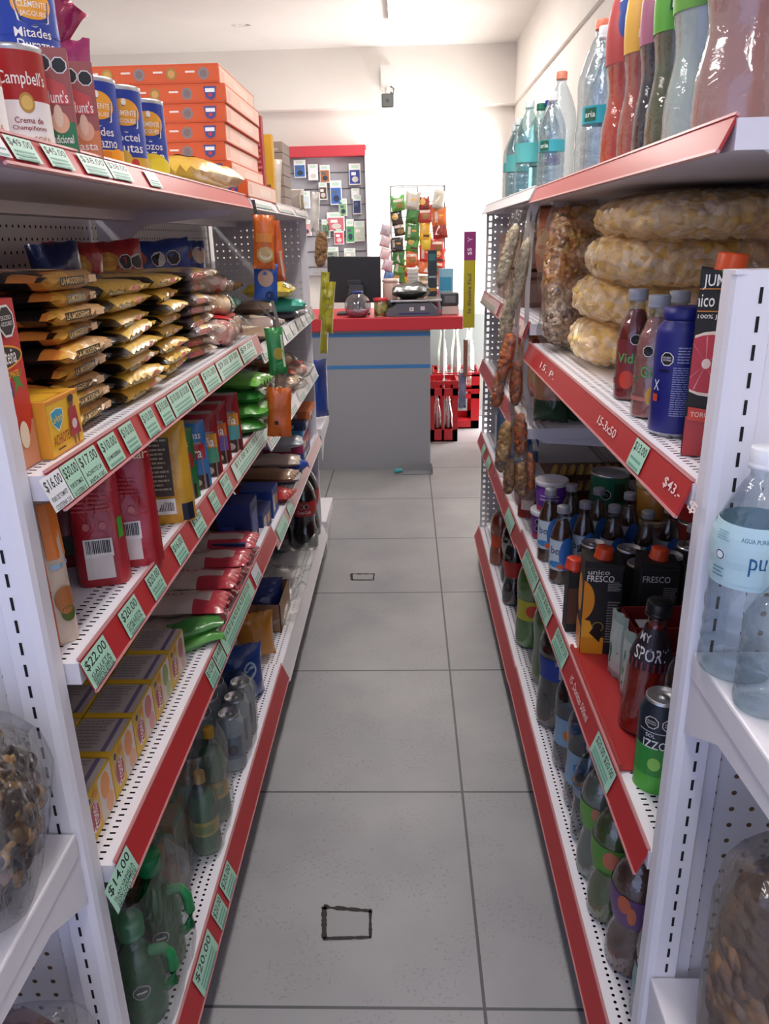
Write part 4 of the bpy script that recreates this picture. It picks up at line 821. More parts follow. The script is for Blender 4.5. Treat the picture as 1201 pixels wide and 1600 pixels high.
for i in range(3): bag('blue_packet', (-.49, 2.26+.06*i, .165+.06), .11, .115, .045, ['#24346f', '#2d3f86', '#3a4a7c'][i], f'dark blue packet standing in the cardboard tray, {NTH[i]} from its near end', rot=(-.15, 0, .1), seed=83+i, amp=.003)
mb = MB()
def fs(u, v): return Vector(((u-.5)*.34, (v-.5)*.85, .012+.11*abs(noise.noise(Vector((u*3, v*5, 2))))+.015*noise.noise(Vector((u*11, v*18, 5)))+(.012 if u > .9 else 0)))
mb.surf(fs, 40, 70, clear('sheet_film', '#f6f6f2', .07, .35, 1.0, 14, .25, milk=.10)); tag(mb.build('plastic_sheet', loc=(-.545, 2.62, .161)), 'clear plastic sheeting spread over the far bottom shelf', 'plastic sheet')
colab = [('r', -.04, -.03, .04, .03, '#a8282c')]+seal(-.011, .012, .0105, False)+seal(.011, .012, .0105, False)+[('t', 'Coca-Cola', 0, -.012, .056, .014, '#f0e6e2')]
for i, (X, Y) in enumerate([(-.43, 2.96), (-.535, 2.93), (-.435, 3.1)]):
    bottle('cola_bottle', (X, Y, .1605), .053, .325, CURV, ['large dark cola bottle with red label at the far end of the bottom shelf', 'large dark cola bottle standing behind the red label one', 'large dark cola bottle nearest the end panel'][i], liquid='#120a09', fill=.84, cap='#b3282c', band=(.46, .66, '#a8282c'), bandart=colab)
# ================================================================ right-hand shelves
A1, A2, A3, A4, A5 = 1.4755, 1.1125, .8875, .5975, .1605
B1, B2, B4, B5 = 1.4805, 1.1605, .5805, .1505
# top shelf, flavoured drinks from the near end
def orange_lab(c, c2='#2f4fa0'): return [('e', -.03, -.02, .0, .03, c2), ('e', .0, -.03, .028, .0, '#e9d9e0'), ('e', -.012, .0, .02, .035, c)]
for px, X, liq, band, lab, cap, R, H, ba in (
    (1215, .40, '#e0a595', '#b56a9a', 'salmon pink drink bottle cut off by the frame on the top shelf', '#d94a3a', .055, .34, None),
    (1150, .415, '#d39a90', '#8c5aa5', 'large dusty pink drink bottle, widest of the top shelf row', '#d94a3a', .058, .345, [('t', 'Zz', 0, .0, .04, .03, '#f0e8f4')]),
    (1085, .405, '#d6ddd2', '#6fb04a', 'pale grey green drink bottle with lime label on the top shelf', '#4a9c3c', .047, .34, [('e', -.02, -.02, .01, .03, '#c9dca0'), ('e', -.014, -.014, .005, .024, '#8fc06a')]),
    (1047, .40, '#6a6846', '#5fae3f', 'dark olive drink bottle with green label on the top shelf', '#2f7d3a', .041, .33, [('r', -.02, -.03, .02, -.014, '#1f5c32'), ('t', 'LIMON', 0, -.022, .034, .01, '#f0f4e8'), ('t', 'mooo', 0, .02, .04, .014, '#e9f2e0')]),
    (1024, .40, '#2c2130', '#b06a86', 'very dark purple drink bottle with mauve label on the top shelf', '#d9622f', .04, .33, [('e', -.015, -.03, .02, .0, '#c98aa0'), ('t', 'mooo', 0, .022, .04, .014, '#3a5aa0')]),
    (1000, .40, '#cf6050', '#e3b14a', 'brick red drink bottle with yellow orange label on the top shelf', '#d9622f', .042, .34, [('e', -.012, -.02, .022, .02, '#e9833a'), ('t', 'mooo', 0, -.03, .04, .012, '#f2ead2')]),
    (975, .40, '#e65038', '#b94a4c', 'bright red drink bottle with blue splash label beside the water', '#c23a2f', .047, .345, orange_lab('#d9622f')+[('e', -.03, .01, -.005, .05, '#2f4fa0'), ('t', 'Jum', -.01, .045, .04, .02, '#f4f0f4')])):
    P = putX(X, A1, px) if px < 1190 else Vector((.43, .86, A1))
    bottle('soft_drink_bottle', P, R, H, CURV, lab, liquid=liq, fill=.9, cap=cap, band=(.5, .82, band), bandart=[x for x in ba] if ba else None)
# water bottles
for px, X, R, H, cap, tint, lab, ba in (
    (930, .40, .036, .27, '#eef0f0', None, 'water bottle with turquoise label and white cap beside the red drink', 1),
    (925, .475, .05, .36, '#d9795c', None, 'large water bottle with orange cap behind the turquoise label bottle', 0),
    (932, .56, .046, .36, '#e4e8ea', None, 'tall plain water bottle with white cap at the back', 0),
    (968, .60, .04, .34, '#2c5fb0', None, 'water bottle with blue cap almost hidden behind the red drink', 0),
    (858, .40, .036, .235, '#f0f0ee', None, 'small water bottle with green and turquoise label and white cap', 2),
    (868, .48, .05, .345, '#e0876c', None, 'large water bottle with orange cap behind the small labelled one', 0),
    (846, .53, .05, .34, '#27479c', None, 'large water bottle with dark blue cap', 3),
    (832, .50, .048, .33, '#1f7a5c', None, 'large water bottle with green cap', 4),
    (822, .40, .042, .28, '#dfeeee', None, 'bluish water bottle farther along the top shelf, first past the green cap', 4),
    (806, .41, .042, .27, '#dfeeee', None, 'bluish water bottle farther along the top shelf, second past the green cap', 4),
    (793, .41, .042, .26, '#e9eeee', None, 'green labelled water bottle, third past the green cap', 2),
    (782, .42, .042, .26, '#e9eeee', None, 'faint water bottle at the counter end of the top shelf', 2)):
    P = putX(X, B1 if px < 900 else A1, px); P.y = min(P.y, 3.13); P.z = B1 if P.y > 2.0 else A1
    band = {0: None, 1: (.4, .52, '#2fa7b5'), 2: (.44, .56, '#3aa3b0'), 3: (.4, .6, '#2f3f7a'), 4: (.4, .6, '#59b5b5')}[ba]
    art = [('r', -.035, -.012, -.008, .012, '#1f5c46'), ('t', 'aria', -.021, 0, .024, .01, '#e4efe6')] if ba in (1, 2) else None
    bottle('water_bottle', P, R, H, WATR, lab, cap=cap, band=band, bandart=art, shell='#e4edf2' if ba != 4 else '#cfe6e8', base=.12, edge=.6)

# popcorn shelf: clear bags of popcorn
POP = lumpy('popcorn', ['#f6d488', '#fbeccb', '#f8d877', '#fff4e2', '#f8e2b0'], 62, .6, .6, .008)
CAR = lumpy('caramel_corn', ['#9c5a20', '#c98a34', '#a8642a', '#e0b45a', '#6b3a1a'], 75, .7, .35, .006)
MIX = lumpy('seed_mix', ['#5a4034', '#a89078', '#7c5648', '#c4b09a', '#e0d4c0', '#402e2a'], 95, .7, .4, .005)
for i, (X, Y, z, w, l, t, lab) in enumerate([(.50, 1.66, .05, .31, .28, .11, 'clear bag of yellow popcorn, lowest in the pile'), (.505, 1.63, .138, .33, .30, .105, 'clear bag of yellow popcorn, second from the bottom of the pile'), (.52, 1.53, .217, .36, .34, .10, 'wide clear bag of popcorn, third from the bottom of the pile'), (.525, 1.45, .286, .37, .42, .078, 'wide clear bag of popcorn squeezed topmost under the upper shelf'), (.62, 1.07, .23, .22, .26, .12, 'clear popcorn bag behind the juice carton, upper'), (.62, 1.07, .09, .22, .26, .15, 'clear popcorn bag behind the bottles, lower')]):
    clearbag((X, Y, A2+z), w, l, t, POP, lab, (0, 0, PI/2 if i < 4 else .2), name='popcorn_bag', seed=i+3, fr=50, amp=.014, n=3.0, ex=1.03, exl=1.08, sub=6, film=clear('popcorn_film', '#fff6ea', .045, .3, .9, 26, .07, milk=.02, dk=.85))
clearbag((.392, 1.905, A2+.215), .17, .24, .12, CAR, 'clear bag of caramel popcorn leaning on the popcorn pile', (.0, .35, 1.1), stand=True, name='caramel_corn_bag', seed=12, fr=75, amp=.008, sub=6)
clearbag((.385, 1.885, A2+.085), .17, .17, .11, MIX, 'clear bag of dark seed mix under the caramel popcorn', (.1, .2, 1.2), stand=True, name='seed_mix_bag', seed=13, fr=100, amp=.006, sub=6)
clearbag((.64, 1.12, A2+.32), .10, .10, .05, MIX, 'small clear bag of mixed nuts at the back above the popcorn', (0, 0, .4), name='nut_bag', seed=14, fr=80, amp=.008)
# glass juice bottles, energy can, carton
fl = [('r', -.03, -.05, .03, .03, '#7c2f34'), ('e', -.02, -.05, .004, -.02, '#c9452f'), ('p', [(-.03, -.02), (-.01, .0), (.02, -.03), (.0, -.05)], '#3f9c4a'), ('t', 'Vida', -.008, .0, .036, .016, '#4fb35a')]+seal(.002, .03, .009, False)
fl2 = [('e', -.008, -.05, .014, -.02, '#d9a83a'), ('p', [(-.03, -.01), (.0, .0), (.024, -.03), (.0, -.04)], '#3f9c4a'), ('t', 'GUA', 0, .0, .036, .016, '#4fb35a')]+seal(-.009, .03, .0085, False)+seal(.009, .03, .0085, False)
JU = [(.8, 0), (.98, .01), (1, .04), (1, .5), (.98, .6), (.85, .72), (.58, .84), (.46, .9), (.46, .985)]
JP = [('#8c2a2a', (976, 630), fl, 'deep red juice bottle with grey cap beside the popcorn'), ('#b5736c', (1004, 652), fl2, 'pink juice bottle with grey cap touching the blue can'), ('#5c2a3c', (996, 640), fl, 'dark purple juice bottle wedged between the red and pink ones')]
for i, (c, q, a, lab) in enumerate(JP):
    P = [Vector((.374, 1.285, A2)), Vector((.366, 1.15, A2)), Vector((.42, 1.225, A2))][i]
    bottle('juice_bottle', P, .0275, .165, JU, lab, liquid=c, fill=.88, cap='#a9adb5', capr=.0155, caph=.018, bandart=None, band=(.16, .2, c), edge=.5)
    mb = MB(); mb.art([(x[0],)+tuple(x[1:]) for x in a], cyl(.0281, toward(P), .07), du=.004); mb.build('label_print', bpy.data.objects[-1] if False else [o for o in COL.objects if o.get('label') == lab][0])
for i, (X, Y) in enumerate([(.455, 1.12), (.50, 1.05)]):
    bottle('juice_bottle', (X, Y, A2), .0275, .175, JU, ['juice bottle with grey cap behind the blue can', 'juice bottle mostly hidden behind the juice carton'][i], liquid='#7a3a30', fill=.85, cap='#a9adb5', capr=.0155, caph=.018)
q = aZ(A2, 1035, 690); P = Vector((.368, 1.043, A2)); R = .0345; H = .17
e = E('energy_drink', P, 'tall blue aluminium drink bottle with fine white print', 'bottle'); nv = M('#1c2478', 'paint'); al = M('#b9bcc6', 'metal')
mb = MB(); mb.lathe([(R*.9, 0, al), (R, .006, nv), (R, H*.8, nv), (R*.97, H*.84, nv), (R*.78, H*.895, al), (R*.78, H*.91, al)], nv, 40)
mb.art(seal(-.018, .105, .0095)+[('r', -.028, .088, -.012, .091, '#0c0f2a')]+ink(-.004, .1, .03, .122, 6, '#9aa3d0')+ink(-.008, .03, .03, .096, 22, '#8f98cc')+[('t', 'X', -.029, .07, .009, .014, '#d9dcea'), ('r', -.034, .048, -.026, .058, '#c9452f')], cyl(R, toward(P)), du=.004); mb.build('body', e)
mb = MB(); mb.lathe([(R*.8, H*.9), (R*.82, H*.93), (R*.82, H*.985), (R*.7, H), (0, H)], nv, 36, fn=lambda t, z: 1+.015*(math.cos(t*16) > 0)); mb.build('cap', e)
# grapefruit carton
def jumex(P, w, d, h, rot, arts, label, capc='#e2531f', body='#1b1a17', capx=0):
    e = E('juice_carton', P, label, 'carton', rot=(0, 0, rot)); mb = MB(); m = M(body, 'paper')
    mb.box(-w/2, -d/2, 0, w/2, d/2, h*.93, m, .002); mb.prism([(-w/2, h*.93-.001), (w/2, h*.93-.001), (w/2, h*.955), (-w/2, h)], -d/2+.001, d/2-.001, m, 'y')
    F = boxface(w, d, h)
    for k, a in arts.items(): mb.art(a, F[k], du=9)
    mb.build('box', e); mb = MB(); r = .0165
    mb.lathe([(r*1.08, 0), (r*1.08, .006), (r, .007), (r, .024), (r*.9, .026), (0, .026)], M(capc, 'plastic'), 28, fn=lambda t, z: 1+.03*(math.cos(t*14) > 0)); mb.build('cap', e, (capx, 0, h*.955)).rotation_euler = (0, .12, 0)
    return e
gf = [('r', -.035, 0, .035, .05, '#b23a3c'), ('e', -.055, .075, .028, .152, '#ecd9c6'), ('e', -.055, .079, .024, .148, '#bf3440'), ('e', -.024, .108, -.014, .12, '#f0ddd0')]+[('p', [(-.019, .114), (-.019+.036*math.cos(a), .114+.032*math.sin(a)), (-.019+.036*math.cos(a+.05), .114+.032*math.sin(a+.05))], '#dd8a88') for a in (-2.6, -1.9, -1.2, -.5, .2, .9, 1.6, 2.3)]+[
    ('p', [(-.01, .072), (.034, .08), (.034, .04), (.01, .05), (-.006, .06)], '#14120f'), ('e', .004, .06, .03, .09, '#2a2412'), ('e', .007, .063, .027, .087, '#8f7f3a'), ('e', .009, .065, .025, .085, '#191710'), ('p', [(-.033, .062), (.004, .058), (.008, .042), (-.033, .046)], '#d2452f'), ('t', 'TORONJA', -.013, .052, .034, .008, '#f2d7c0'), ('r', -.035, .174, .035, .1752, '#d98a2c'), ('r', -.035, .199, .035, .2002, '#d98a2c'), ('t', 'unico Fresco', -.012, .187, .066, .015, '#f4f0e6'), ('t', '100% JUGO', -.014, .168, .04, .006, '#e9e4da'), ('t', 'JUMEX', -.012, .207, .04, .017, '#f6f3ee'), ('e', -.014, .2165, -.010, .2215, '#4f9c4a')]
jumex((.384, .945, A2), .072, .064, .222, -.36, {'-y': gf, '-x': [('r', -.03, 0, .03, .05, '#a8353a'), ('e', -.03, .08, .03, .15, '#bf3440')]}, 'black and red grapefruit juice carton with orange screw cap on the popcorn shelf', capx=-.006)
jumex((.52, .90, A2), .072, .064, .235, -.2, {}, 'juice carton with green cap hidden behind the corner post', capc='#2f9a50', capx=.01)

# far right bay, second and third shelves
for i in range(3):
    for j in range(2):
        carton('cocoa_box', (.42+.0*j, 2.55+.2*i, B2+.115*j), .14, .17, .105, '#8d6a5a', {'-x': [('r', -.07, .02, .07, .07, '#a88a7c')], '-y': [('r', -.05, .015, .05, .07, '#a3857a'), ('r', -.06, .08, .06, .09, '#5c3a30')]}, f'reddish brown box on the far second shelf, {["lower", "upper"][j]} row, {NTH[i]} from the section joint', 'box')
for i, (Y, z, c, lab) in enumerate([(2.2, B2+.096, '#b5683f', 'orange snack bag on the far second shelf beside the hanging nuts'), (2.32, B2+.2, '#b9704c', 'salmon snack bag stacked behind the hanging nuts'), (2.35, A3+.096, '#b53a2f', 'red snack bag on the far third shelf'), (2.55, A3+.096, '#c98a5a', 'peach snack bag on the far third shelf'), (2.75, A3+.096, '#c24a2f', 'red and orange snack bag near the end panel'), (2.95, A3+.096, '#b9836a', 'pale snack bag beside the end panel'), (2.6, A3+.2, '#b5442f', 'red bag on top of the peach snack bag'), (2.85, A3+.205, '#c9c0b4', 'clear white bag on top near the end panel')]):
    bag('snack_bag', (.42, Y, z), .13, .18 if i < 6 else .14, .07, c, lab, rot=(0, 0, -1.1), seed=90+i, stand=i < 6, amp=.007, art=[('e', -.04, -.05, .04, .03, '#c9a47c')] if i < 5 else None)
carton('blue_box', (.40, 2.88, B4), .12, .07, .2, '#3f7fb8', {'-y': [('r', -.05, .03, .05, .12, '#7fb0d0'), ('e', -.03, .05, .02, .1, '#c9b08a')], '-x': [('r', -.03, .02, .03, .15, '#dfe4ea')]}, 'blue cereal style box at the end of the far fourth shelf', 'box')
carton('blue_box', (.42, 2.76, B4), .12, .06, .16, '#3a5f9c', {'-y': [('r', -.05, .03, .02, .1, '#8fa8c4')]}, 'smaller dark blue box in front of the tall blue one', 'box')
for i, (px, c) in enumerate([(836, '#b5845c'), (866, '#2c4a30')]):
    P = Vector((.39+.085*i, 2.07, A3+.0005)); bag('dried_herb_bag', P+Vector((0, 0, .075)), .1, .145, .07, '#a9785a', ['brown bag with dark green base on the far third shelf, nearer the aisle', 'brown bag with dark green base on the far third shelf, nearer the back'][i], rot=(0, 0, -.4), seed=100+i, cf=lambda a, b, s: M('#25452c', 'film') if a < -.1 else M('#a9785a', 'film'), amp=.006)
# biscuit trays and red box below the ledge, on the fourth shelf
Zt = B4
carton('candy_carton', (.53, 2.12, Zt), .22, .2, .1, '#7c2a26', {'-y': [('r', -.1, .03, .0, .08, '#9c3a34')]}, 'dark red carton under the biscuit trays on the far fourth shelf', 'box')
for j in range(2):
    e = E('biscuit_tray', (.51, 2.12, Zt+.102+.047*j), f'clear tray of round golden biscuits, {["lower", "upper"][j]} of the two', 'biscuit tray'); mb = MB()
    for k in range(9):
        mb.T = Matrix.Translation((-.1+.024*k, -.06, .022)) @ Matrix.Rotation(.35, 4, 'Y') @ Matrix.Rotation(PI/2, 4, 'Y'); mb.lathe([(.015, -.005), (.019, -.003), (.019, .003), (.015, .005)], M('#b58a3e', 'matte'), 14)
    mb.build('biscuits', e); mb = MB(); mb.box(-.12, -.08, 0, .12, .08, .004, M('#6b4a30', 'plastic')); mb.box(-.12, -.083, 0, .12, -.08, .016, M('#4a2e22', 'plastic')); mb.build('tray', e)
def tub(P, R, H, col, lidc, label, art=None, name='plastic_tub', band=None):
    e = E(name, P, label, 'tub'); mb = MB(); mb.lathe([(R*.88, 0), (R*.9, .003), (R, H*.88), (R*.9, H*.9)], M(col, 'plastic'), 32)
    if art: mb.art(art, cyl(R*.965, toward(P)), du=.004, h0=.0015)
    mb.build('body', e); mb = MB(); mb.lathe([(R*1.03, H*.86), (R*1.06, H*.87), (R*1.06, H), (R, H+.003), (R*.9, H), (0, H)], M(lidc, 'plastic'), 32); mb.build('lid', e); return e
ta = [('r', -.008, .02, .026, .06, '#c9c2cc'), ('r', -.04, .006, .04, .018, '#a8324a')]+seal(-.024, .052, .008, False)+seal(-.024, .033, .008, False)+ink(-.006, .022, .024, .058, 8, '#9a92a2')
tub(Vector((.375, 1.955, A4)), .042, .078, '#6a3a8c', '#e6e4ea', 'purple cream tub with white lid, lower of the stacked pair', ta)
tub(Vector((.385, 1.96, A4+.082)), .042, .078, '#6f3aa0', '#e6e4ea', 'purple cream tub with white lid, stacked on the lower one', [('r', -.03, .03, .02, .034, '#c9b8dc'), ('r', -.03, .04, .02, .044, '#c9b8dc'), ('r', -.042, .0, .042, .014, '#a8324a')])
can(Vector((.53, 1.93, A4+.09)), .05, .1, [(.99, '#1f6b4c')], seal(.0, .05, .014, False)+[('r', .02, .03, .05, .08, '#0f3a2a')], 'dark green tin behind the purple tubs, raised on the one below', name='food_tin', rim='#c9c9cc')
can(Vector((.53, 1.93, A4)), .05, .086, [(.99, '#2c5a48')], [], 'green tin under the other green tin', name='food_tin')
for i, (X, Y, z, c, lab) in enumerate([(.63, 1.86, .0, '#8a5a2a', 'amber jar lower, behind the blue label bottles'), (.63, 1.86, .094, '#a5732f', 'amber jar with pale lid stacked on the lower amber jar')]):
    tub(Vector((X, Y, A4+z)), .048, .088, c, '#b9a27c', lab, name='amber_jar')
can(Vector((.70, 1.75, A4+.12)), .045, .12, [(.3, '#8c1f24'), (.99, '#a32a2c')], seal(.01, .06, .013, False)+seal(-.014, .06, .013, False), 'red tin at the back of the fourth shelf, upper', name='food_tin')
can(Vector((.70, 1.75, A4)), .045, .118, [(.99, '#7c2a2a')], [], 'red tin at the back of the fourth shelf, lower', name='food_tin')
can(Vector((.36, 2.16, B4)), .033, .09, [(.99, '#7c2420')], [('r', -.02, .03, .02, .06, '#d9c8c0')], 'small dark red tin beside the purple tubs', name='food_tin')
carton('chocolate_box', (.355, 2.28, B4), .03, .06, .09, '#7c4630', {'-x': [('r', -.02, .02, .02, .07, '#9c6a4a')], '-y': [('r', -.012, .02, .012, .07, '#a87a5a')]}, 'narrow brown chocolate box beyond the small red tin')
# iced tea bottles with blue labels
tl = [('r', -.03, -.035, .03, .035, '#c4d4e0'), ('e', -.004, -.04, .034, .045, '#2f66b0'), ('t', 'be', -.014, .012, .022, .018, '#17305c'), ('e', -.03, -.03, .006, -.014, '#3f86c4'), ('e', -.008, -.034, .008, -.02, '#c9582f')]
TB = [(.8, 0), (.98, .01), (1, .04), (1, .58), (.95, .66), (.7, .8), (.48, .89), (.46, .985)]
tb0 = None
tp = [(.352, 1.80), (.358, 1.67), (.41, 1.83), (.415, 1.70), (.47, 1.80), (.475, 1.67), (.535, 1.76), (.54, 1.63), (.60, 1.66), (.61, 1.54)]
for i, (X, Y) in enumerate(tp):
    col = i//2; rw = 'far' if i % 2 == 0 else 'near'
    lab = f'iced tea bottle with blue label, {["first", "second", "third", "fourth", "fifth"][col]} from the shelf edge in the {rw} row'
    P = Vector((X, Y, A4))
    if i == 0:
        tb0 = bottle('iced_tea_bottle', P, .0265, .178, TB, lab, liquid='#4a2c1c', fill=.86, cap='#8f9096', capr=.0145, caph=.016, band=(.2, .62, '#a9b8c6'), bandart=tl, group='blue label tea bottles'); a0_ = toward(P)
    else: dup(tb0, P, (0, 0, toward(P)-a0_), lab)
# drink cans between tea and cartons
for i, (X, Y, c, lab, a) in enumerate([(.40, 1.55, '#14140f', 'black drink can with lime picture beside the tea bottles', [('t', 'o', -.01, .05, .012, .012, '#e9e9e4'), ('e', -.02, .012, .0, .034, '#8fae3a'), ('e', 0, .008, .014, .022, '#b5432f')]), (.372, 1.475, '#cfd2d8', 'silver drink can at the shelf edge near the black carton', [('r', -.026, .01, .0, .1, '#3a4a8c')]), (.375, 1.39, '#191614', 'black drink can in front of the silver can', [('r', -.02, .04, .02, .08, '#8c8c8c')]),
     (.47, 1.52, '#2a2326', 'dark drink can in the second row from the edge', None), (.545, 1.48, '#231d22', 'dark drink can in the third row from the edge', None), (.62, 1.44, '#2a2024', 'dark drink can with bright lid near the back', None), (.66, 1.34, '#2f1f20', 'dark drink can with tilted looking lid behind the cartons', None), (.47, 1.44, '#1c1a20', 'dark drink can squeezed behind the first black carton', None), (.60, 1.53, '#201c1e', 'dark drink can by the last tea bottle', None)]):
    drinkcan(Vector((X, Y, A4)), .032 if i else .0325, .145, c, a or [('e', -.012, .04, .012, .09, '#6b2a2c')], lab)
od = [('e', -.066, .075, -.014, .16, '#d98a24'), ('r', -.036, .0, .008, .04, '#cf8a1f'), ('p', [(-.036, .04), (-.006, .04), (-.02, .075), (-.036, .08)], '#e0a02f'), ('e', -.016, .052, .006, .074, '#8f7f3a'), ('e', -.014, .054, .004, .072, '#15130f'), ('p', [(-.02, .05), (.0, .03), (.004, .05), (-.008, .07)], '#0e0d0b'), ('t', 'unico', -.01, .178, .04, .009, '#d9d4ca'), ('t', 'FRESCO', -.006, .165, .05, .013, '#ece8de')]+ink(.008, .14, .034, .16, 6, '#a8a49a')+ink(.01, .03, .034, .12, 16, '#8f8b82')
jumex((.370, 1.352, A4), .072, .064, .2, -.1, {'-y': od, '-x': [('r', -.03, 0, .03, .06, '#d98a2c'), ('e', -.03, .08, .02, .16, '#e0973a')]}, 'black orange juice carton with orange cap nearest the shelf edge', capc='#d9481f')
jumex((.472, 1.345, A4), .072, .064, .2, -.1, {'-y': [('t', 'FRESCO', -.006, .165, .05, .013, '#c9c4ba'), ('r', -.034, .0, .034, .05, '#4a3a20')]+ink(.008, .12, .034, .15, 8, '#8f8b82')}, 'black juice carton with orange cap behind and beside the first', capc='#d9481f')
jumex((.60, 1.20, A4), .072, .064, .19, -.1, {}, 'black juice carton with dark red cap at the back', capc='#8f2a1c')
jumex((.334, 1.432, A4), .024, .036, .14, 0, {'-y': [('r', -.012, .02, .012, .1, '#5a3a2c')]}, 'small black juice carton with red cap at the shelf edge', capc='#b5351f')
# red display box with green cards, red tray strip
e = E('display_box', (.462, 1.2, A4), 'red cardboard display box holding clear packets with green cards', 'box')
mb = MB(); rc = M('#8c2320', 'paper')
for q_ in ((-.07, -.085, .07, -.082), (-.07, .082, .07, .085), (-.07, -.085, -.067, .085), (.067, -.085, .07, .085), (-.07, -.002, .07, .002)): mb.box(q_[0], q_[1], 0, q_[2], q_[3], .125, rc)
mb.box(-.07, -.085, 0, .07, .085, .002, rc); mb.art([('r', -.06, .0, -.02, .03, '#d9d4d4')], face((0, 0, .126), (1, 0, 0), (0, 1, 0), (0, 0, 1)), du=9); mb.build('box', e)
for i, (X, Y) in enumerate([(.378, 1.235), (.380, 1.16)]):
    bag('card_packet', (X, Y, A4+.07), .05, .135, .012, '#9cb0a4', ['clear packet with green card leaning on the red display box, farther', 'clear packet with green card leaning on the red display box, nearer'][i], rot=(0, 0, -1.25), seed=110+i, amp=.002, art=[('r', -.018, -.05, .018, .05, '#b9c9bd'), ('p', [(-.015, -.04), (.01, -.01), (-.01, .03), (.015, .045), (-.015, .0)], '#2c7a55')])
mb = MB(); mb.box(.322, 0, .0, .395, .37, .004, M('#a02a2c', 'plastic'), .001); mb.box(.318, 0, .0, .324, .37, .012, M('#a02a2c', 'plastic'), .001)
tag(mb.build('plastic_strip', loc=(0, .975, A4+.0004)), 'flat red plastic strip lying along the edge of the drinks shelf', 'strip')
sp = [('r', -.04, -.03, .04, .035, '#2a2026'), ('t', 'SPORT', .0, -.004, .056, .02, '#f2efee'), ('t', 'MY', -.014, .02, .02, .012, '#e9e6e4')]+[('r', -.04+.009*k, -.03, -.037+.009*k, -.016, '#8c3a44') for k in range(9)]
bottle('sports_drink', (.378, 1.085, A4+.0045), .0335, .215, SLIM, 'red sports drink bottle with black sleeve leaning over the red strip', liquid='#a3261c', fill=.9, cap='#1b1a1c', capr=.02, caph=.024, band=(.62, .8, '#2a2026'), bandart=[(x if x[0] != 't' else x) for x in sp], tilt=(.0, .06, 0), a0=toward((.383, 1.07)))
bottle('flavoured_water', (.412, .99, A4), .034, .225, CURV, 'clear drink bottle with orange cap beside the corner post', liquid=None, cap='#c9663c', capr=.019, caph=.024, band=(.22, .5, '#c4694a'), bandart=[('e', -.03, .0, .03, .05, '#d98a6a'), ('t', 'AFR', -.01, .0, .03, .01, '#f0d9cc')], shell='#cfc8d0', base=.12)
fz = [('r', -.04, .02, .04, .078, '#2f8f3a'), ('r', -.04, .0, .04, .03, '#4fae3a'), ('e', -.012, .04, .006, .062, '#8fcf5a'), ('t', 'IZZO', -.005, .084, .034, .014, '#f0f2ee'), ('t', 'SOL', -.012, .098, .014, .006, '#e4e8ea')]+[('r', -.03, .103, .03, .105, '#a9aeb4')]+seal(-.012, .12, .0105)+seal(.012, .12, .0105)
drinkcan(Vector((.365, .955, A4)), .0315, .15, '#1b2430', fz, 'green and black drink can with white lettering beside the corner post')

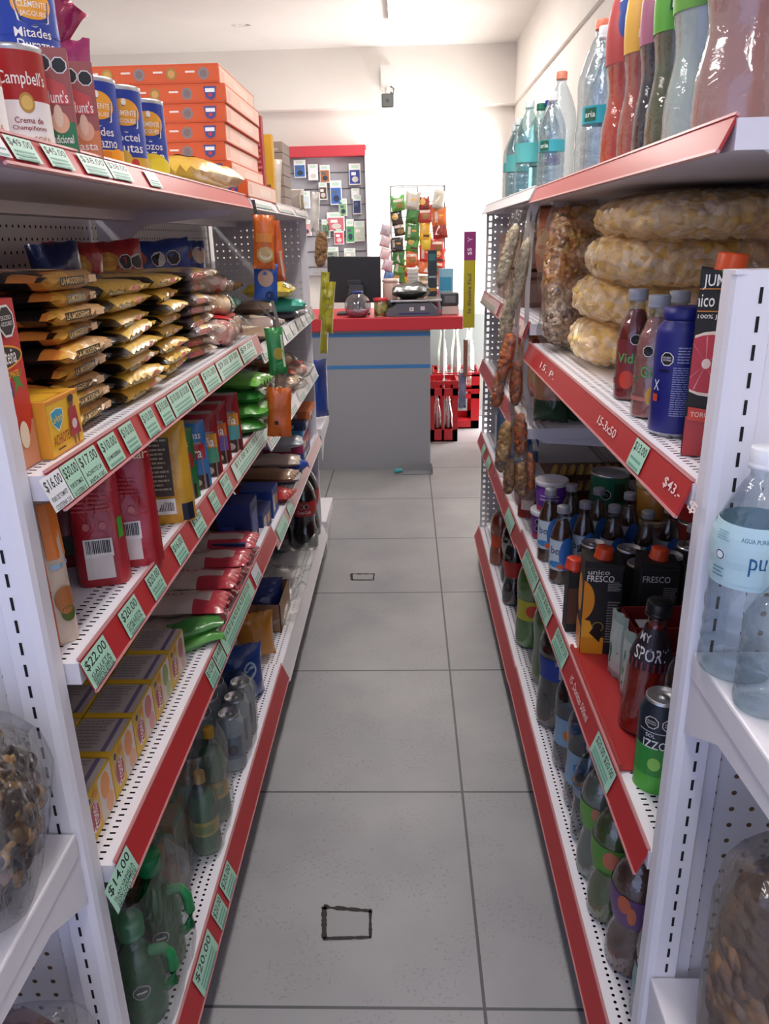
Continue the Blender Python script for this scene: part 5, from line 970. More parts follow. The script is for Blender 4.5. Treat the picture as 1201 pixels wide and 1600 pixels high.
# bottom deck, right
for i, (X, Y, z, R, H, liq, band, cap, prof, lab, ba) in enumerate([
    (.36, 2.80, B5, .04, .25, '#d9541f', (.3, .5, '#c9481c'), '#1f2f7c', CURV, 'orange soda bottle at the counter end of the bottom shelf', None),
    (.385, 2.62, B5, .042, .27, '#1a1412', (.45, .62, '#bcb5a8'), '#2a2320', CURV, 'dark soda bottle with pale label beside the orange one', None),
    (.37, 2.45, B5, .042, .27, '#150f0e', (.4, .62, '#b52a24'), '#a8241c', CURV, 'cola bottle with red label near the section joint', None),
    (.41, 2.33, B5, .042, .25, '#1c1210', (.2, .6, '#b5303a'), '#1c1a1c', SODA, 'dark soda bottle with red and pink sleeve', None),
    (.385, 2.16, B5, .05, .33, '#6fae3f', (.3, .5, '#c9c23a'), '#3f8a2f', SODA, 'light green soda bottle with yellow label', [('e', -.02, -.02, .02, .02, '#d94a2f')]),
    (.40, 1.93, A5, .05, .3, '#5f9c3c', None, '#2f7a2f', SODA, 'plain green soda bottle behind the dark cola', None),
    (.385, 1.73, A5, .053, .345, '#17110f', (.42, .6, '#1f3f9c'), '#1f3f9c', SODA, 'large dark cola bottle with blue label on the bottom shelf', [('r', .0, -.02, .03, .012, '#c9ccd8'), ('r', -.01, .018, .03, .03, '#8fa0d0')]),
    (.385, 1.555, A5, .042, .29, None, (.25, .5, '#8fb5cf'), '#3a6ab0', SODA, 'clear water bottle with blue and orange label, first of three', [('e', -.02, -.02, .01, .01, '#d9832f'), ('e', -.01, .0, .03, .03, '#3f86c4')]),
    (.39, 1.42, A5, .046, .31, None, (.22, .48, '#8fb5cf'), '#3a6ab0', SODA, 'clear water bottle with blue and orange label, second of three', [('e', -.03, -.035, .0, -.01, '#d9832f'), ('e', -.03, -.01, .0, .02, '#3f86c4'), ('e', .008, -.01, .03, .015, '#b9b44a'), ('r', .005, -.036, .034, -.014, '#d0d4e0')]),
    (.455, 1.36, A5, .04, .26, None, (.4, .6, '#2a2f55'), '#2f3f9c', SODA, 'clear water bottle with navy label behind the others', None),
    (.37, 1.315, A5, .032, .23, None, (.5, .6, '#8e9cae'), '#b9c4d0', SODA, 'narrow clear bottle before the cloudy lime bottles', None),
    (.374, 1.225, A5, .042, .27, '#a4ab94', (.45, .66, '#6fae4a'), '#4f9c3c', CURV, 'cloudy pale lime drink bottle with green label', [('e', -.02, .0, .0, .03, '#c98a6a')]),
    (.374, 1.125, A5, .043, .26, '#7c8a4a', (.42, .68, '#5f9c3a'), '#3f8a34', CURV, 'olive green drink bottle with green and orange label', [('e', -.02, -.01, .01, .03, '#d97a5a'), ('r', -.03, -.032, .03, -.024, '#3a6a2a')]),
    (.388, 1.02, A5, .048, .255, '#8a5a4c', (.42, .68, '#6f4a7c'), '#b5483c', CURV, 'brown drink bottle with purple and orange label beside the post', [('e', -.035, -.0, -.01, .035, '#cf6a4a'), ('e', -.015, -.02, .0, .02, '#d9744a')]),
    (.40, .91, A5, .046, .235, '#8fa39c', (.3, .5, '#5f9c8f'), '#5f9c8f', WATR, 'pale teal bottle mostly hidden behind the corner post', None)]):
    bottle('soda_bottle' if liq else 'water_bottle', (X, Y, z), R, H, prof, lab, liquid=liq, fill=.82, cap=cap, band=band, bandart=ba, shell='#d5dde2', base=.1)
# ---- hanging strips of nuts and sweets
def strip(path, w, col, label, name='hanging_strip'):
    mb = MB(); n = len(path); P = [Vector(q) for q in path]; vs = []
    for k, q in enumerate(P): vs += [q-Vector((w/2, 0, 0)), q+Vector((w/2, 0, 0))]
    for dy in (0, .0012): mb.add([v+Vector((0, dy, 0)) for v in vs], [(2*k, 2*k+1, 2*k+3, 2*k+2) for k in range(n-1)], M(col, 'plastic') if isinstance(col, str) else col)
    return mb
HY = 2.04
def hs(pts, w, col, label, y=HY, g=None):
    P = [aY(y, *q) for q in pts]; o = P[0]; mb = strip([q-o for q in P], w, col, label)
    return tag(mb.build('display_strip', loc=o), label, 'strip', g)
hs([(838, 300), (828, 330), (816, 400), (806, 520), (800, 640), (806, 720)], .012, '#b9b4b4', 'pale plastic display strip hanging from the top rail, inner one')
hs([(846, 300), (832, 340), (824, 450), (820, 600), (832, 680), (838, 705)], .012, '#c9c6c6', 'pale plastic display strip hanging from the top rail, outer one')
SD = lambda: lumpy('pale_seeds', ['#b0a588', '#d0c6a8', '#96896f'], 130, .6, .6, .004)
CH = lambda: lumpy('chilli_peanuts', ['#a8441c', '#cf6a2c', '#b9742f', '#7c3018'], 85, .8, .5, .006)
CPEA = lambda: lumpy('chickpeas', ['#c49a58', '#a87c40', '#d6b070'], 60, 1., .6, .008)
GN = lambda: lumpy('toasted_nuts', ['#94683a', '#b88848', '#6b482a'], 70, 1., .5, .008)
for i, (px, py, h, w, fm, tl_, lab, dy) in enumerate([
    (793, 400, .17, .035, SD(), .42, 'long thin bag of pale seeds at the top of the hanging strip, nearer the counter', -.02), (812, 430, .2, .035, SD(), .3, 'long thin bag of pale seeds hanging in the middle of the strip', .0), (792, 500, .12, .035, SD(), .25, 'pale seed bag hanging below the first one', .02),
    (790, 560, .14, .036, CH(), .3, 'bag of red chilli peanuts, highest on the nut strip', -.01), (806, 600, .13, .034, CH(), .0, 'bag of red chilli peanuts beside the plastic strip', .01), (778, 610, .1, .034, CH(), .2, 'bag of red chilli peanuts on the aisle side of the strip', .02),
    (788, 690, .12, .038, CPEA(), .1, 'bag of round chickpeas on the aisle side of the strip', -.02), (813, 680, .13, .036, CH(), -.06, 'bag of red chilli nuts low on the strip', -.0), (826, 740, .13, .034, CH(), -.05, 'lowest bag of red chilli nuts on the strip', .01), (796, 745, .11, .034, GN(), .08, 'bag of toasted nuts hanging lowest on the aisle side', .0), (814, 750, .11, .034, GN(), -.1, 'bag of toasted nuts in the middle at the bottom of the strip', -.02), (783, 715, .09, .034, GN(), .1, 'small dark nut bag behind the chickpeas', .03)]):
    P = aY(HY-.06+dy, px, py); clearbag(P, w, h, .026, fm, lab, (0, tl_*.6, -.2), stand=True, name='nut_bag', seed=120+i, fr=110, amp=.006, exl=1.25, ex=1.12)
# left strip with orange and blue wrappers
hs([(395, 312), (402, 345), (412, 400)], .008, '#4a4a48', 'dark clip strip hanging from the left-hand top rail', 1.97)
P0 = aY(1.94, 405, 470); mb = MB()
tag(hs([(398, 470), (428, 500), (434, 560), (428, 640)], .008, '#7c7468', 'brownish metal strip trailing below the orange wrappers', 1.93), None)
tag(hs([(425, 470), (438, 520), (446, 580), (438, 640)], .008, '#8a8478', 'second brownish strip trailing beside the first', 1.925), None)
for i, (x0, y0, x1, y1, c, lab, dy, rz, art) in enumerate([
    (392, 336, 432, 420, '#cf6a28', 'orange wrapper with cracker picture hanging from the left strip', -.03, .25, [('e', -.018, -.045, .026, -.01, '#b9a06a'), ('e', -.012, -.04, .02, -.016, '#cfc0a0'), ('r', -.02, .0, .02, .02, '#d98a3a')]),
    (410, 345, 447, 440, '#c9602a', 'second orange wrapper behind the first one', .02, -.5, [('r', .018, -.06, .03, .0, '#c9b8a0')]),
    (394, 412, 436, 470, '#1f55a8', 'blue wrapper with cookie picture under the orange wrappers', -.0, .2, [('e', -.02, -.01, .02, .03, '#c0a48c'), ('e', .0, -.04, .022, -.02, '#17305c')]),
    (414, 512, 448, 585, '#2c8a44', 'green wrapper hanging low on the left strip', -.02, .5, [('e', -.01, -.02, .02, .01, '#a89a3c'), ('r', .014, -.04, .02, .04, '#c9d4c4')]),
    (414, 606, 458, 682, '#cc6420', 'lowest orange wrapper hanging over the third shelf rail', -.02, .2, [('r', -.012, -.03, -.002, -.02, '#2a1a12')])]):
    a, b_ = aY(1.93+dy, x0, y0), aY(1.93+dy, x1, y1); W, H = abs(b_.x-a.x), abs(a.z-b_.z)
    bag('snack_wrapper', (a+b_)/2, W, H, .022, c, lab, rot=(0, .06*(-1)**i, rz*.6), seed=140+i, amp=.003, art=art)
# strip at the far left end post
for i, (x0, y0, x1, y1, c, lab, fm) in enumerate([(484, 300, 500, 362, '#ddd8d0', 'white paper strip folded over the far end of the left shelves', None), (488, 352, 515, 428, None, 'clear bag of brown spice hanging at the far left end', GN()), (498, 425, 514, 500, '#a8a428', 'yellow green wrapper hanging at the far left end, upper', None), (504, 440, 523, 520, '#b0a82c', 'yellow green wrapper hanging at the far left end, nearer the aisle', None), (499, 490, 514, 552, '#989424', 'yellow green wrapper hanging at the far left end, lowest', None)]):
    a, b_ = aY(3.27, x0, y0), aY(3.27, x1, y1); W, H = abs(b_.x-a.x), abs(a.z-b_.z); c0 = (a+b_)/2
    if fm: clearbag(c0, W*.9, H*.8, .03, fm, lab, (0, .12, 0), stand=True, seed=150, name='spice_bag', fr=100, amp=.005, exl=1.3)
    else: bag('snack_wrapper' if i else 'paper_strip', c0, W*1.1, H, .045, c, lab, rot=(0, .1, .2), seed=151+i, amp=.012, art=[('r', -.012, .0, .012, .012, '#d8d4b0'), ('r', -.012, .03, .0, .04, '#4f5c1c')] if i > 1 else None)
# ---- products on the two near end units
P = aZ(.9265, 1168, 1010); P = Vector((.352, .735, .9265))
pur_ = [('r', -.085, -.028, .085, .028, '#b4d3dc'), ('t', 'AGUA PURIFICADA', .01, .021, .04, .0045, '#2f6a8c'), ('t', 'purea', .02, -.006, .04, .02, '#1c5c8c'), ('e', -.036, -.006, -.024, .006, '#e4f0f4'), ('e', -.0352, -.0052, -.0248, .0052, '#1c3c4c'), ('e', -.034, -.004, -.026, .004, '#e4f0f4')]+ink(-.035, .016, -.02, .026, 4, '#7fa8b8')+ink(-.036, -.024, -.022, -.012, 3, '#5f8a9c')
bottle('water_bottle', P, .0385, .235, WATR, 'large water bottle with pale blue label on the end unit shelf', cap='#eceef2', capr=.0145, band=(.46, .74, '#b4d3dc'), bandart=pur_, shell='#e9f1f5', base=.14, edge=.6)
bottle('water_bottle', (.352, .664, .9265), .029, .14, WATR, 'smaller plain water bottle in front of the labelled one, cut by the frame', cap='#eceef2', shell='#e9f1f5', base=.14, edge=.6)
DRY = lumpy('dried_leaves', ['#1c1614', '#4a3424', '#2c221e', '#9c7434', '#3a2c28', '#181212', '#241c1a'], 55, 1., .35, .012)
clearbag((-.505, .612, .705+.108), .21, .24, .2, DRY, 'clear crinkled bag of dark dried chillies on the left end shelf', (0, 0, .3), name='dried_chilli_bag', seed=160, fr=38, amp=.022, sub=6, ex=1.0, exl=1.0, film=clear('crinkled_bag', '#f6f7f8', .07, .38, 1.0, 16, .08, milk=.015, dk=.8))
clearbag((-.50, .55, .33+.11), .26, .24, .2, lumpy('hibiscus', ['#7c5a55', '#9c7a70', '#6b4644'], 30, .5, .6), 'pinkish brown wrinkled bag on the lower left end shelf', (0, 0, .2), name='dried_flower_bag', seed=161, fr=35, amp=.014, ex=1.0, exl=1.0, film=clear('crinkled_bag', '#eef0f2', .14, .5, 1.0, 14, .1, milk=.06))
clearbag((.43, .60, .42+.195), .22, .35, .2, lumpy('pet_food', ['#6f5f56', '#80695a', '#655650', '#8c6f54', '#776a62'], 55, .7, .6, .008), 'tall clear bag of brown dry pellets on the lower right end shelf', (0, 0, .3), stand=True, name='dry_food_bag', seed=162, fr=50, amp=.006, sub=6, ex=1.0, exl=1.0, film=clear('dull_bag', '#e6e2de', .08, .4, 1.0, 18, .2, milk=.12, milkcol='#9a8c86', dk=.8))
# ---- shelves on the counter side of the left unit
e = E('end_shelving', (-.372, 3.235, 0), 'white end shelves facing the counter at the far end of the left unit', 'shelving')
for z in (.60, .17):
    mb = MB(); mb.box(-.8, 0, -.034, 0, .34, 0, WHITE, .003); mb.build('shelf', e, (0, 0, z))
    mb = MB(); mb.prism([(0, -.035), (.33, -.035), (.33, -.045), (.09, -.07), (0, -.14)], -.004, 0, WHITE, 'x'); mb.build('bracket', e, (0, 0, z))
mb = MB(); mb.box(-.8, 0, .05, -.03, .006, 1.3, WHITE); mb.build('back_panel', e)
bag('blue_bag', (-.40, 3.42, .74), .1, .26, .07, '#24408f', 'dark blue bag standing on the end shelf facing the counter', rot=(0, 0, .6), seed=260)

# ================================================================ counter and the things on and behind it
CY = 4.62
e = E('checkout_counter', (-.17, CY, 0), 'grey counter with red top and two blue stripes at the end of the aisle', 'counter')
mb = MB(); mb.box(-1.1, 0, 0, .312, .55, .862, M('#9b9da3', 'paint')); mb.build('body', e)
mb = MB(); mb.box(-1.12, -.055, .862, .50, .62, .935, M('#c92f3a', 'paint'), .004); mb.build('countertop', e)
for z in (.822, .633): mb = MB(); mb.box(-1.1, -.003, z, .313, 0, z+.021, M('#3b7fc0', 'print')); mb.build('blue_stripe', e)
CZ = .9355
# monitor seen from behind
e = E('monitor', (-.31, 4.86, CZ), 'black flat monitor seen from behind on the red counter', 'monitor'); bk = M('#232427', 'plastic')
mb = MB(); mb.box(-.17, 0, .065, .155, .03, .335, bk, .006); o = mb.build('screen', e); o.rotation_euler = (0, .02, 0)
mb = MB(); mb.box(-.05, -.03, .16, .04, 0, .2, M('#2f3136', 'plastic'), .004); mb.prism([(-.06, 0), (.07, 0), (.05, .17), (-.03, .17)], -.06, -.02, M('#4a4c52', 'plastic'), 'y'); mb.build('stand', e)
mb = MB(); mb.box(-.11, -.1, 0, .09, .06, .012, bk, .004); mb.build('base', e)
# candy globe
P = Vector((-.285, 4.655, CZ)); e = E('candy_globe', P, 'round clear globe jar with pink sweets on the red counter', 'jar'); R = .078
pr = [(R*math.sin(t), R-R*math.cos(t)) for t in [PI*.2+k*(PI*.68)/18 for k in range(19)]]; z0 = pr[0][1]; pr = [(a, c-z0+.001) for a, c in pr]
mb = MB(); mb.lathe(pr, clear('pet_globe', '#e9eef2', .12, .55, .2, 20), 36); mb.build('globe', e)
mb = MB(); mb.lathe([(a*.95, c+.002) for a, c in pr[:6]]+[(0, pr[5][1])], lumpy('wrapped_sweets', ['#c9566a', '#d9a0a8', '#8c4a7a', '#e2d4d8', '#b0303c'], 70, .7), 28); mb.build('sweets', e)
mb = MB(); mb.lathe([(.03, pr[-1][1]-.004), (.034, pr[-1][1]+.01), (0, pr[-1][1]+.012)], M('#3a4a8c', 'plastic'), 24); mb.build('lid', e)
P = Vector((-.147, 4.655, CZ)); e = E('sweet_jar', P, 'small clear jar with red lid and yellow green sweets on the counter', 'jar')
mb = MB(); mb.lathe([(.04, 0), (.042, .004), (.042, .085), (.038, .09)], clear('pet_jar', '#eef2ec', .1, .5), 28); mb.build('glass', e)
mb = MB(); mb.lathe([(.038, .004), (.04, .08), (0, .082)], lumpy('fruit_sweets', ['#b5b03a', '#c9832f', '#6f9c3c', '#d9c86a'], 50, .7), 24); mb.build('sweets', e)
mb = MB(); mb.lathe([(.044, .088), (.045, .09), (.045, .105), (0, .107)], M('#c22f34', 'plastic'), 28); mb.build('lid', e)
# scale with a black bag on its pan
e = E('weighing_scale', (.04, 4.70, CZ), 'grey counter scale with flat steel pan on the red counter', 'scale')
mb = MB(); mb.prism([(-.15, 0), (.16, 0), (.15, .03), (.10, .075), (-.09, .075), (-.16, .02)], -.09, .14, M('#62666f', 'plastic'), 'y'); mb.art([('r', -.02, .03, .005, .052, '#dfe0e2'), ('r', -.012, .037, -.004, .045, '#b33a3c'), ('r', .045, .034, .07, .056, '#e2e4e6'), ('r', -.08, .012, .1, .02, '#2f327a')], face((0, -.091, 0), (1, 0, 0), (0, 0, 1), (0, -1, 0)), du=9); mb.build('body', e)
mb = MB(); mb.box(-.13, -.1, .082, .17, .15, .094, M('#b9b6b2', 'metal'), .003); mb.box(-.02, -.01, .074, .02, .05, .083, M('#555555')); mb.build('pan', e)
bag('black_bag', (.03, 4.71, CZ+.094+.045), .22, .22, .085, '#262b29', 'black plastic bag lying on the scale pan', stand=False, seed=170, amp=.012)
e = E('card_terminal', (.262, 4.72, CZ), 'dark card payment terminal on a white stand at the counter corner', 'terminal')
mb = MB(); mb.box(-.05, -.05, 0, .05, .05, .05, M('#d9d3cc', 'plastic'), .004); mb.build('stand', e)
mb = MB(); mb.box(-.055, -.06, .051, .05, .05, .125, M('#3f4246', 'plastic'), .01); mb.box(-.035, -.063, .07, .03, -.058, .11, M('#6f757a', 'plastic'), .001); mb.build('body', e)
e = E('paper_cups', (.045, 4.85, CZ), 'stack of white paper cups standing behind the scale', 'cups')
e['category'] = 'cup stack'; mb = MB()
for i in range(12): mb.lathe([(.03, .02*i), (.036, .02*i+.016), (.037, .02*i+.018), (.03, .02*i+.019)], M('#efece8', 'paper'), 24)
mb.lathe([(.03, .238), (.037, .262), (.033, .263), (.0, .24)], M('#efece8', 'paper'), 24); mb.build('cups', e)
P = Vector((-.09, 4.90, CZ)); e = E('plastic_jar', P, 'pale pink round tub standing behind the sweet jar', 'jar'); mb = MB(); mb.lathe([(.05, 0), (.052, .004), (.052, .17), (.046, .18)], M('#d9b7ac', 'plastic'), 28); mb.build('body', e); mb = MB(); mb.lathe([(.05, .178), (.05, .2), (0, .202)], M('#e2c9c0', 'plastic'), 28); mb.build('lid', e)
carton('card_stand', (.165, 4.93, CZ), .055, .02, .36, '#1f3540', {'-y': [('r', -.022, .12, .022, .14, '#b58a3a'), ('r', -.022, .2, .022, .21, '#9aa8ac'), ('r', -.02, .3, .02, .34, '#2f6a6c')]}, 'tall narrow dark display card standing behind the scale', 'card')
carton('leaflet_holder', (.25, 4.97, CZ), .09, .02, .25, '#8fc4dc', {'-y': [('r', -.035, .04, .035, .09, '#e4e8ea'), ('r', -.035, .12, .035, .2, '#3f9cc4')]}, 'light blue leaflet holder beside the card terminal', 'leaflet')
bag('towel_roll', (-.09, 4.80, CZ+.045), .06, .09, .05, '#2f3a34', 'small dark bottle shaped pouch beside the sweet jar', seed=171)
carton('red_box', (.12, 5.03, CZ), .35, .06, .05, '#b52a34', {}, 'low red tray at the back edge of the counter', 'tray')
# things on the wall: slotted wall display
e = E('wall_display', (-.58, RY-.17, 1.1), 'slotted grey wall display with red header and hanging blister packs', 'display')
mb = MB(); mb.box(-.31, .08, 0, .30, .168, .88, M('#a9a9ae', 'paint')); mb.build('back_board', e)
for i in range(7): mb = MB(); mb.box(-.30, .074, .06+.115*i, .28, .0795, .066+.115*i, M('#4a4c52', 'plastic')); mb.build('slat_groove', e)
mb = MB(); mb.box(-.33, .0, .86, .29, .16, .935, M('#c23a44', 'plastic'), .004); mb.build('header', e)
mb = MB(); mb.box(.28, .0, -.3, .31, .16, .9, M('#e6dfe0', 'plastic'), .003); mb.build('side_frame', e)
r = random.Random(9); W_ = -.58
pk = [('#3a6ab0', .07, .1, -.22, .72), ('#dfe4ea', .06, .09, -.12, .70), ('#a8683a', .06, .1, -.03, .68), ('#2c3f8c', .07, .12, .2, .66), ('#3f6ab5', .07, .14, .05, .52), ('#5a4438', .05, .1, -.05, .56), ('#2a3a6c', .05, .11, .21, .45), ('#dfe2e4', .05, .06, .2, .56), ('#7fae7a', .05, .1, .1, .44), ('#c26a72', .11, .11, .04, .33), ('#4f8f5c', .05, .11, -.04, .28), ('#c9455a', .06, .1, .06, .23), ('#3f9c5a', .05, .14, .15, .24), ('#b9c9b4', .07, .12, .22, .25), ('#8f9c8a', .08, .09, .0, .1), ('#c4ccc0', .07, .08, .14, .1), ('#d4a0a0', .07, .1, -.2, .3), ('#c9d4dc', .09, .1, -.21, .5)]
hue = {'#3a6ab0': 'blue', '#dfe4ea': 'white', '#a8683a': 'brown', '#2c3f8c': 'dark blue', '#3f6ab5': 'round blue', '#5a4438': 'dark brown', '#2a3a6c': 'navy', '#dfe2e4': 'small white', '#7fae7a': 'pale green', '#c26a72': 'pink', '#4f8f5c': 'green', '#c9455a': 'red', '#3f9c5a': 'bright green', '#b9c9b4': 'pale sage', '#8f9c8a': 'grey green', '#c4ccc0': 'pale grey', '#d4a0a0': 'faded pink', '#c9d4dc': 'pale blue'}
for i, (c, w, h, dx, dz) in enumerate(pk):
    w *= 1.25; h *= 1.25
    o = carton('blister_pack', (W_+dx, RY-.12, 1.1+dz), w, .022, h, '#e6e6e4', {'-y': [('r', -w*.44, h*.05, w*.44, h*.7, c), ('r', -w*.3, h*.45, w*.1, h*.6, '#f0e9e4' if i % 2 else '#55606c'), ('e', -w*.25, h*.12, w*.3, h*.4, '#c9c4bc' if i % 2 else '#2f3a4c'), ('r', -w*.3, h*.78, w*.3, h*.92, '#b9d8c4')]}, f'{hue[c]} blister pack hanging on the wall display', 'blister pack', 'blister packs on the wall display')
# wire snack rack on the counter
e = E('snack_rack', (.085, 5.45, 0), 'tall wire snack rack standing behind the counter', 'rack'); wr = M('#6f6f70', 'metal'); mb = MB()
for x in (-.18, 0, .18):
    for y in (0, .14): mb.tube([(x, y, 0), (x, y, 1.69)], .004, wr, 6)
mb.build('uprights', e)
for k in range(9):
    mb = MB(); z = .93+.095*k; 
    for y in (0, .14): mb.tube([(-.18, y, z), (.18, y, z)], .003, wr, 6)
    for x in (-.18, -.09, 0, .09, .18): mb.tube([(x, 0, z), (x, .14, z)], .002, wr, 6)
    mb.build('wire_shelf', e)
mb = MB()
for x in (-.175, .02): 
    mb.tube([(x, -.004, 1.56), (x+.15, -.004, 1.56), (x+.15, -.004, 1.69), (x, -.004, 1.69), (x, -.004, 1.56)], .0025, wr, 6)
mb.build('top_frame', e)
cl = [('#2c2f2c', 'black'), ('#4f9c3f', 'green'), ('#8c2f24', 'dark red'), ('#d9a82c', 'yellow'), ('#c23a2c', 'red'), ('#c96a30', 'orange'), ('#3f7a3a', 'dark green'), ('#8f8f6a', 'olive'), ('#b5b0a4', 'grey'), ('#d9c23a', 'lemon'), ('#b5483c', 'brick red'), ('#2f4a86', 'blue')]
grid = [['green', 'grey', 'dark red', 'grey'], ['black', 'dark green', 'brick red', 'orange'], ['black', 'dark green', 'yellow', 'dark red'], ['black', 'green', 'lemon', 'brick red'], ['dark green', 'orange', 'red', 'red'], ['green', 'brick red', 'orange', 'red'], ['dark green', 'yellow', 'olive', 'orange'], ['olive', 'green', 'olive', 'red'], ['grey', 'olive', 'grey', 'blue']]
cd_ = {b: a for a, b in cl}
for r_ in range(9):
    for c_ in range(4):
        c = grid[r_][c_]; X = .085-.135+.09*c_; Zz = 1.69-.062-.095*(r_)+.0
        bag('snack_packet', (X+rnd.uniform(-.012, .012), 5.43-.004*(c_ % 2), 1.585-.083*r_+rnd.uniform(-.018, .018)), rnd.uniform(.07, .105), rnd.uniform(.085, .12), .03, cd_[c], f'{c} snack packet in the wire rack, {NTH[r_]} from the top, {NTH[c_]} from the monitor', rot=(-.1, rnd.uniform(-.2, .2), rnd.uniform(-.3, .3)), seed=180+r_*4+c_, amp=.006, art=[[('r', -.035, .005, .035, .022, '#d9cfc0'), ('e', -.02, -.035, .03, .0, '#8a6a3a')], [('p', [(-.035, -.03), (.0, .03), (.02, -.035)], '#e0dacd')], [('e', -.035, -.01, .01, .03, '#c9a45a'), ('r', -.01, -.035, .035, -.02, '#4a2c20')], [('r', -.03, -.035, -.01, .03, '#b9b4aa'), ('r', .0, .0, .03, .012, '#d9a04a')]][(r_*2+c_*3+r_//3) % 4], nu=10, nv=8, group='snack packets in the wire rack')
for i, (X, Z, c) in enumerate([(-.125, 1.42, '#b9aeb8'), (-.13, 1.35, '#d0c0c4'), (-.135, 1.27, '#d9c9cc'), (-.12, 1.2, '#c9bcc8'), (-.115, 1.12, '#4f7ab0')]):
    bag('tissue_packet', (X, 5.36, Z), .075, .075, .04, c, f'pale small pack clipped on the side of the snack rack, {NTH[i]} from the top', rot=(0, .3, .3), seed=230+i, amp=.005, nu=10, nv=8)
# soda bottles and red crates beyond the counter
def crate(P, w, d, h, label, rot=0):
    e = E('bottle_crate', P, label, 'crate', rot=(0, 0, rot)); rd = M('#c0262e', 'plastic'); mb = MB(); t = .008
    for (x0, y0, x1, y1) in ((-w/2, -d/2, w/2, -d/2+t), (-w/2, d/2-t, w/2, d/2), (-w/2, -d/2+t, -w/2+t, d/2-t), (w/2-t, -d/2+t, w/2, d/2-t)):
        mb.box(x0, y0, 0, x1, y1, h*.2, rd); mb.box(x0, y0, h*.76, x1, y1, h*.88, rd); mb.box(x0-.003, y0-.003, h*.94, x1+.003, y1+.003, h, rd)
        for k in (0, .44, .82) if h > .2 else (0, .82):
            if x1-x0 > .02: mb.box(x0+(x1-x0)*k, y0, 0, x0+(x1-x0)*(k+(.18 if k != .44 else .08)), y1, h, rd)
            else: mb.box(x0, y0+(y1-y0)*k, 0, x1, y0+(y1-y0)*(k+.18), h, rd)
    mb.box(-w/2, -d/2, 0, w/2, d/2, .01, rd); mb.build('crate', e); return e
P = Vector((.232, 4.86, .16)); 
GLS = [(.8, 0), (1, .01), (1, .35), (.9, .45), (.95, .55), (.6, .75), (.4, .85), (.38, .98)]
crate(Vector((.255, 5.42, .001)), .2, .26, .43, 'tall red plastic bottle crate with side window standing beyond the counter')
for i in range(4): bottle('glass_bottle', (.215+.08*(i % 2), 5.36+.1*(i//2), .012), .03, .29, GLS, f'empty glass soda bottle in the red crate, {["front", "back"][i//2]} row, {["counter", "aisle"][i % 2]} side', lid=False, shell='#e2e4e2', base=.25)
crate(Vector((.37, 5.85, .001)), .34, .36, .30, 'red bottle crate farther back, lower of two'); crate(Vector((.37, 5.85, .303)), .34, .36, .12, 'red bottle crate farther back carrying the bottles')
for i in range(6): bottle('glass_bottle', (.27+.1*(i % 3), 5.76+.14*(i//3), .316), .036, .42, GLS, f'clear glass soda bottle above the far crate, {["front", "back"][i//3]} row, {NTH[i % 3]} from the counter', lid=True, cap='#e9e9ea', shell='#dfe4e0', base=.3, capr=.016)
carton('grey_cabinet', (.42, 6.25, .0005), .55, .3, .84, '#9aa09e', {'-y': [('r', -.25, .05, .25, .8, '#8a918f')]}, 'low grey cabinet standing behind the bottles and red crates', 'cabinet', bev=.004)
# dustpan
P = aZ(.001, 650, 737); e = E('dustpan', (P.x, P.y-.03, .0005), 'small grey dustpan with turquoise handle lying on the floor by the counter', 'dustpan')
mb = MB(); mb.prism([(-.09, .0), (.10, .0), (.10, .004), (-.09, .004)], -.03, .05, M('#8f9296', 'plastic'), 'y'); mb.prism([(-.09, 0), (.10, 0), (.10, .045), (.06, .05), (-.09, .02)], .05, .054, M('#8f9296', 'plastic'), 'y'); mb.box(.097, -.03, 0, .101, .054, .045, M('#7f8286', 'plastic')); mb.build('pan', e)
mb = MB(); mb.tube([(-.085, .01, .018), (-.11, .0, .02), (-.135, -.012, .018)], [.008, .014, .012], M('#4fb0b5', 'plastic'), 12); mb.build('handle', e)
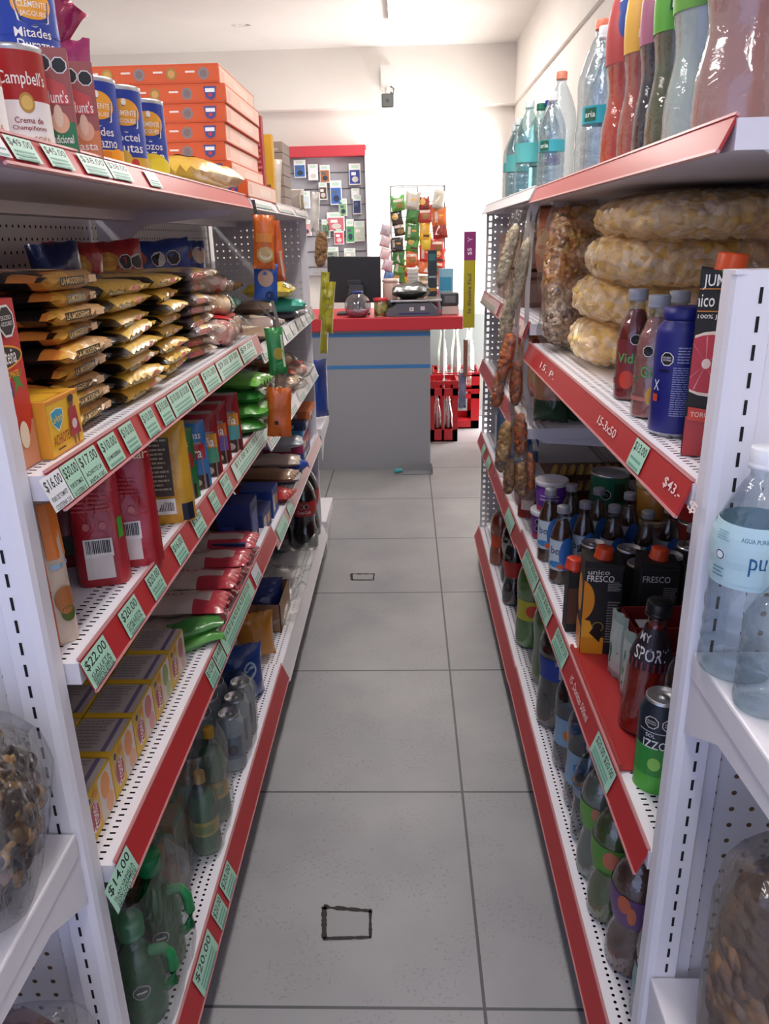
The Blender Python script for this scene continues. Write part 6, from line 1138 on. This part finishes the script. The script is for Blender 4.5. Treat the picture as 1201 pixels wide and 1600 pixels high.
# hanging banner at the far right post
a, b_ = aY(3.34, 724, 362), aY(3.34, 742, 512)
e = E('price_banner', ((a.x+b_.x)/2, 3.34, b_.z), 'narrow purple and yellow banner reading Se disuelve Facil by the far right post', 'banner'); w = abs(b_.x-a.x)*.9; h = a.z-b_.z
mb = MB(); mb.box(-w/2, 0, 0, w/2, .004, h*.71, M('#b0a41c', 'print')); mb.box(-w/2, 0, h*.71, w/2, .004, h, M('#8c2c6c', 'print'))
mb.art([('t', 'Se disuelve Fácil', 0, h*.36, h*.42, w*.34, PI/2, '#2a2a4c'), ('t', '$5', 0, h*.8, h*.07, w*.4, PI/2, '#f0e9f2'), ('t', 'Y', 0, h*.92, h*.05, w*.4, PI/2, '#d9c0d4')], face((0, 0, 0), (1, 0, 0), (0, 0, 1), (0, -1, 0)), du=9); mb.build('card', e)
bag('gift_chain', aY(3.36, 727, 560), .02, .16, .014, '#8c5a4c', 'thin chain of small brown sweets hanging below the banner', seed=240, nu=30, amp=.006)
bag('silver_wrapper', aY(3.38, 722, 610), .035, .16, .02, '#7c7c9c', 'silver and purple wrapper hanging at the aisle end by the crates', seed=241, amp=.008)
# ================================================================ light
w = bpy.data.worlds.new('daylight'); S.world = w; w.use_nodes = True
w.node_tree.nodes['Background'].inputs[0].default_value = lin('#b9c4ee'); w.node_tree.nodes['Background'].inputs[1].default_value = .55
def area(name, loc, rot, sx, sy, en, col):
    l = bpy.data.lights.new(name, 'AREA'); l.shape = 'RECTANGLE'; l.size = sx; l.size_y = sy; l.energy = en; l.color = lin(col)[:3]
    o = bpy.data.objects.new(name, l); COL.objects.link(o); o.location = loc; o.rotation_euler = rot; return o
area('doorway_daylight', (1.25, 5.93, 1.05), (0, PI/2, 0), 2.0, .9, 40, '#fffaf4')
S.view_settings.view_transform = 'Standard'; S.view_settings.look = 'None'; S.view_settings.gamma = 1; S.view_settings.exposure = 1.45
S.view_settings.use_curve_mapping = False
S.cycles.transparent_max_bounces = 20; S.cycles.max_bounces = 8; S.cycles.caustics_reflective = False; S.cycles.caustics_refractive = False
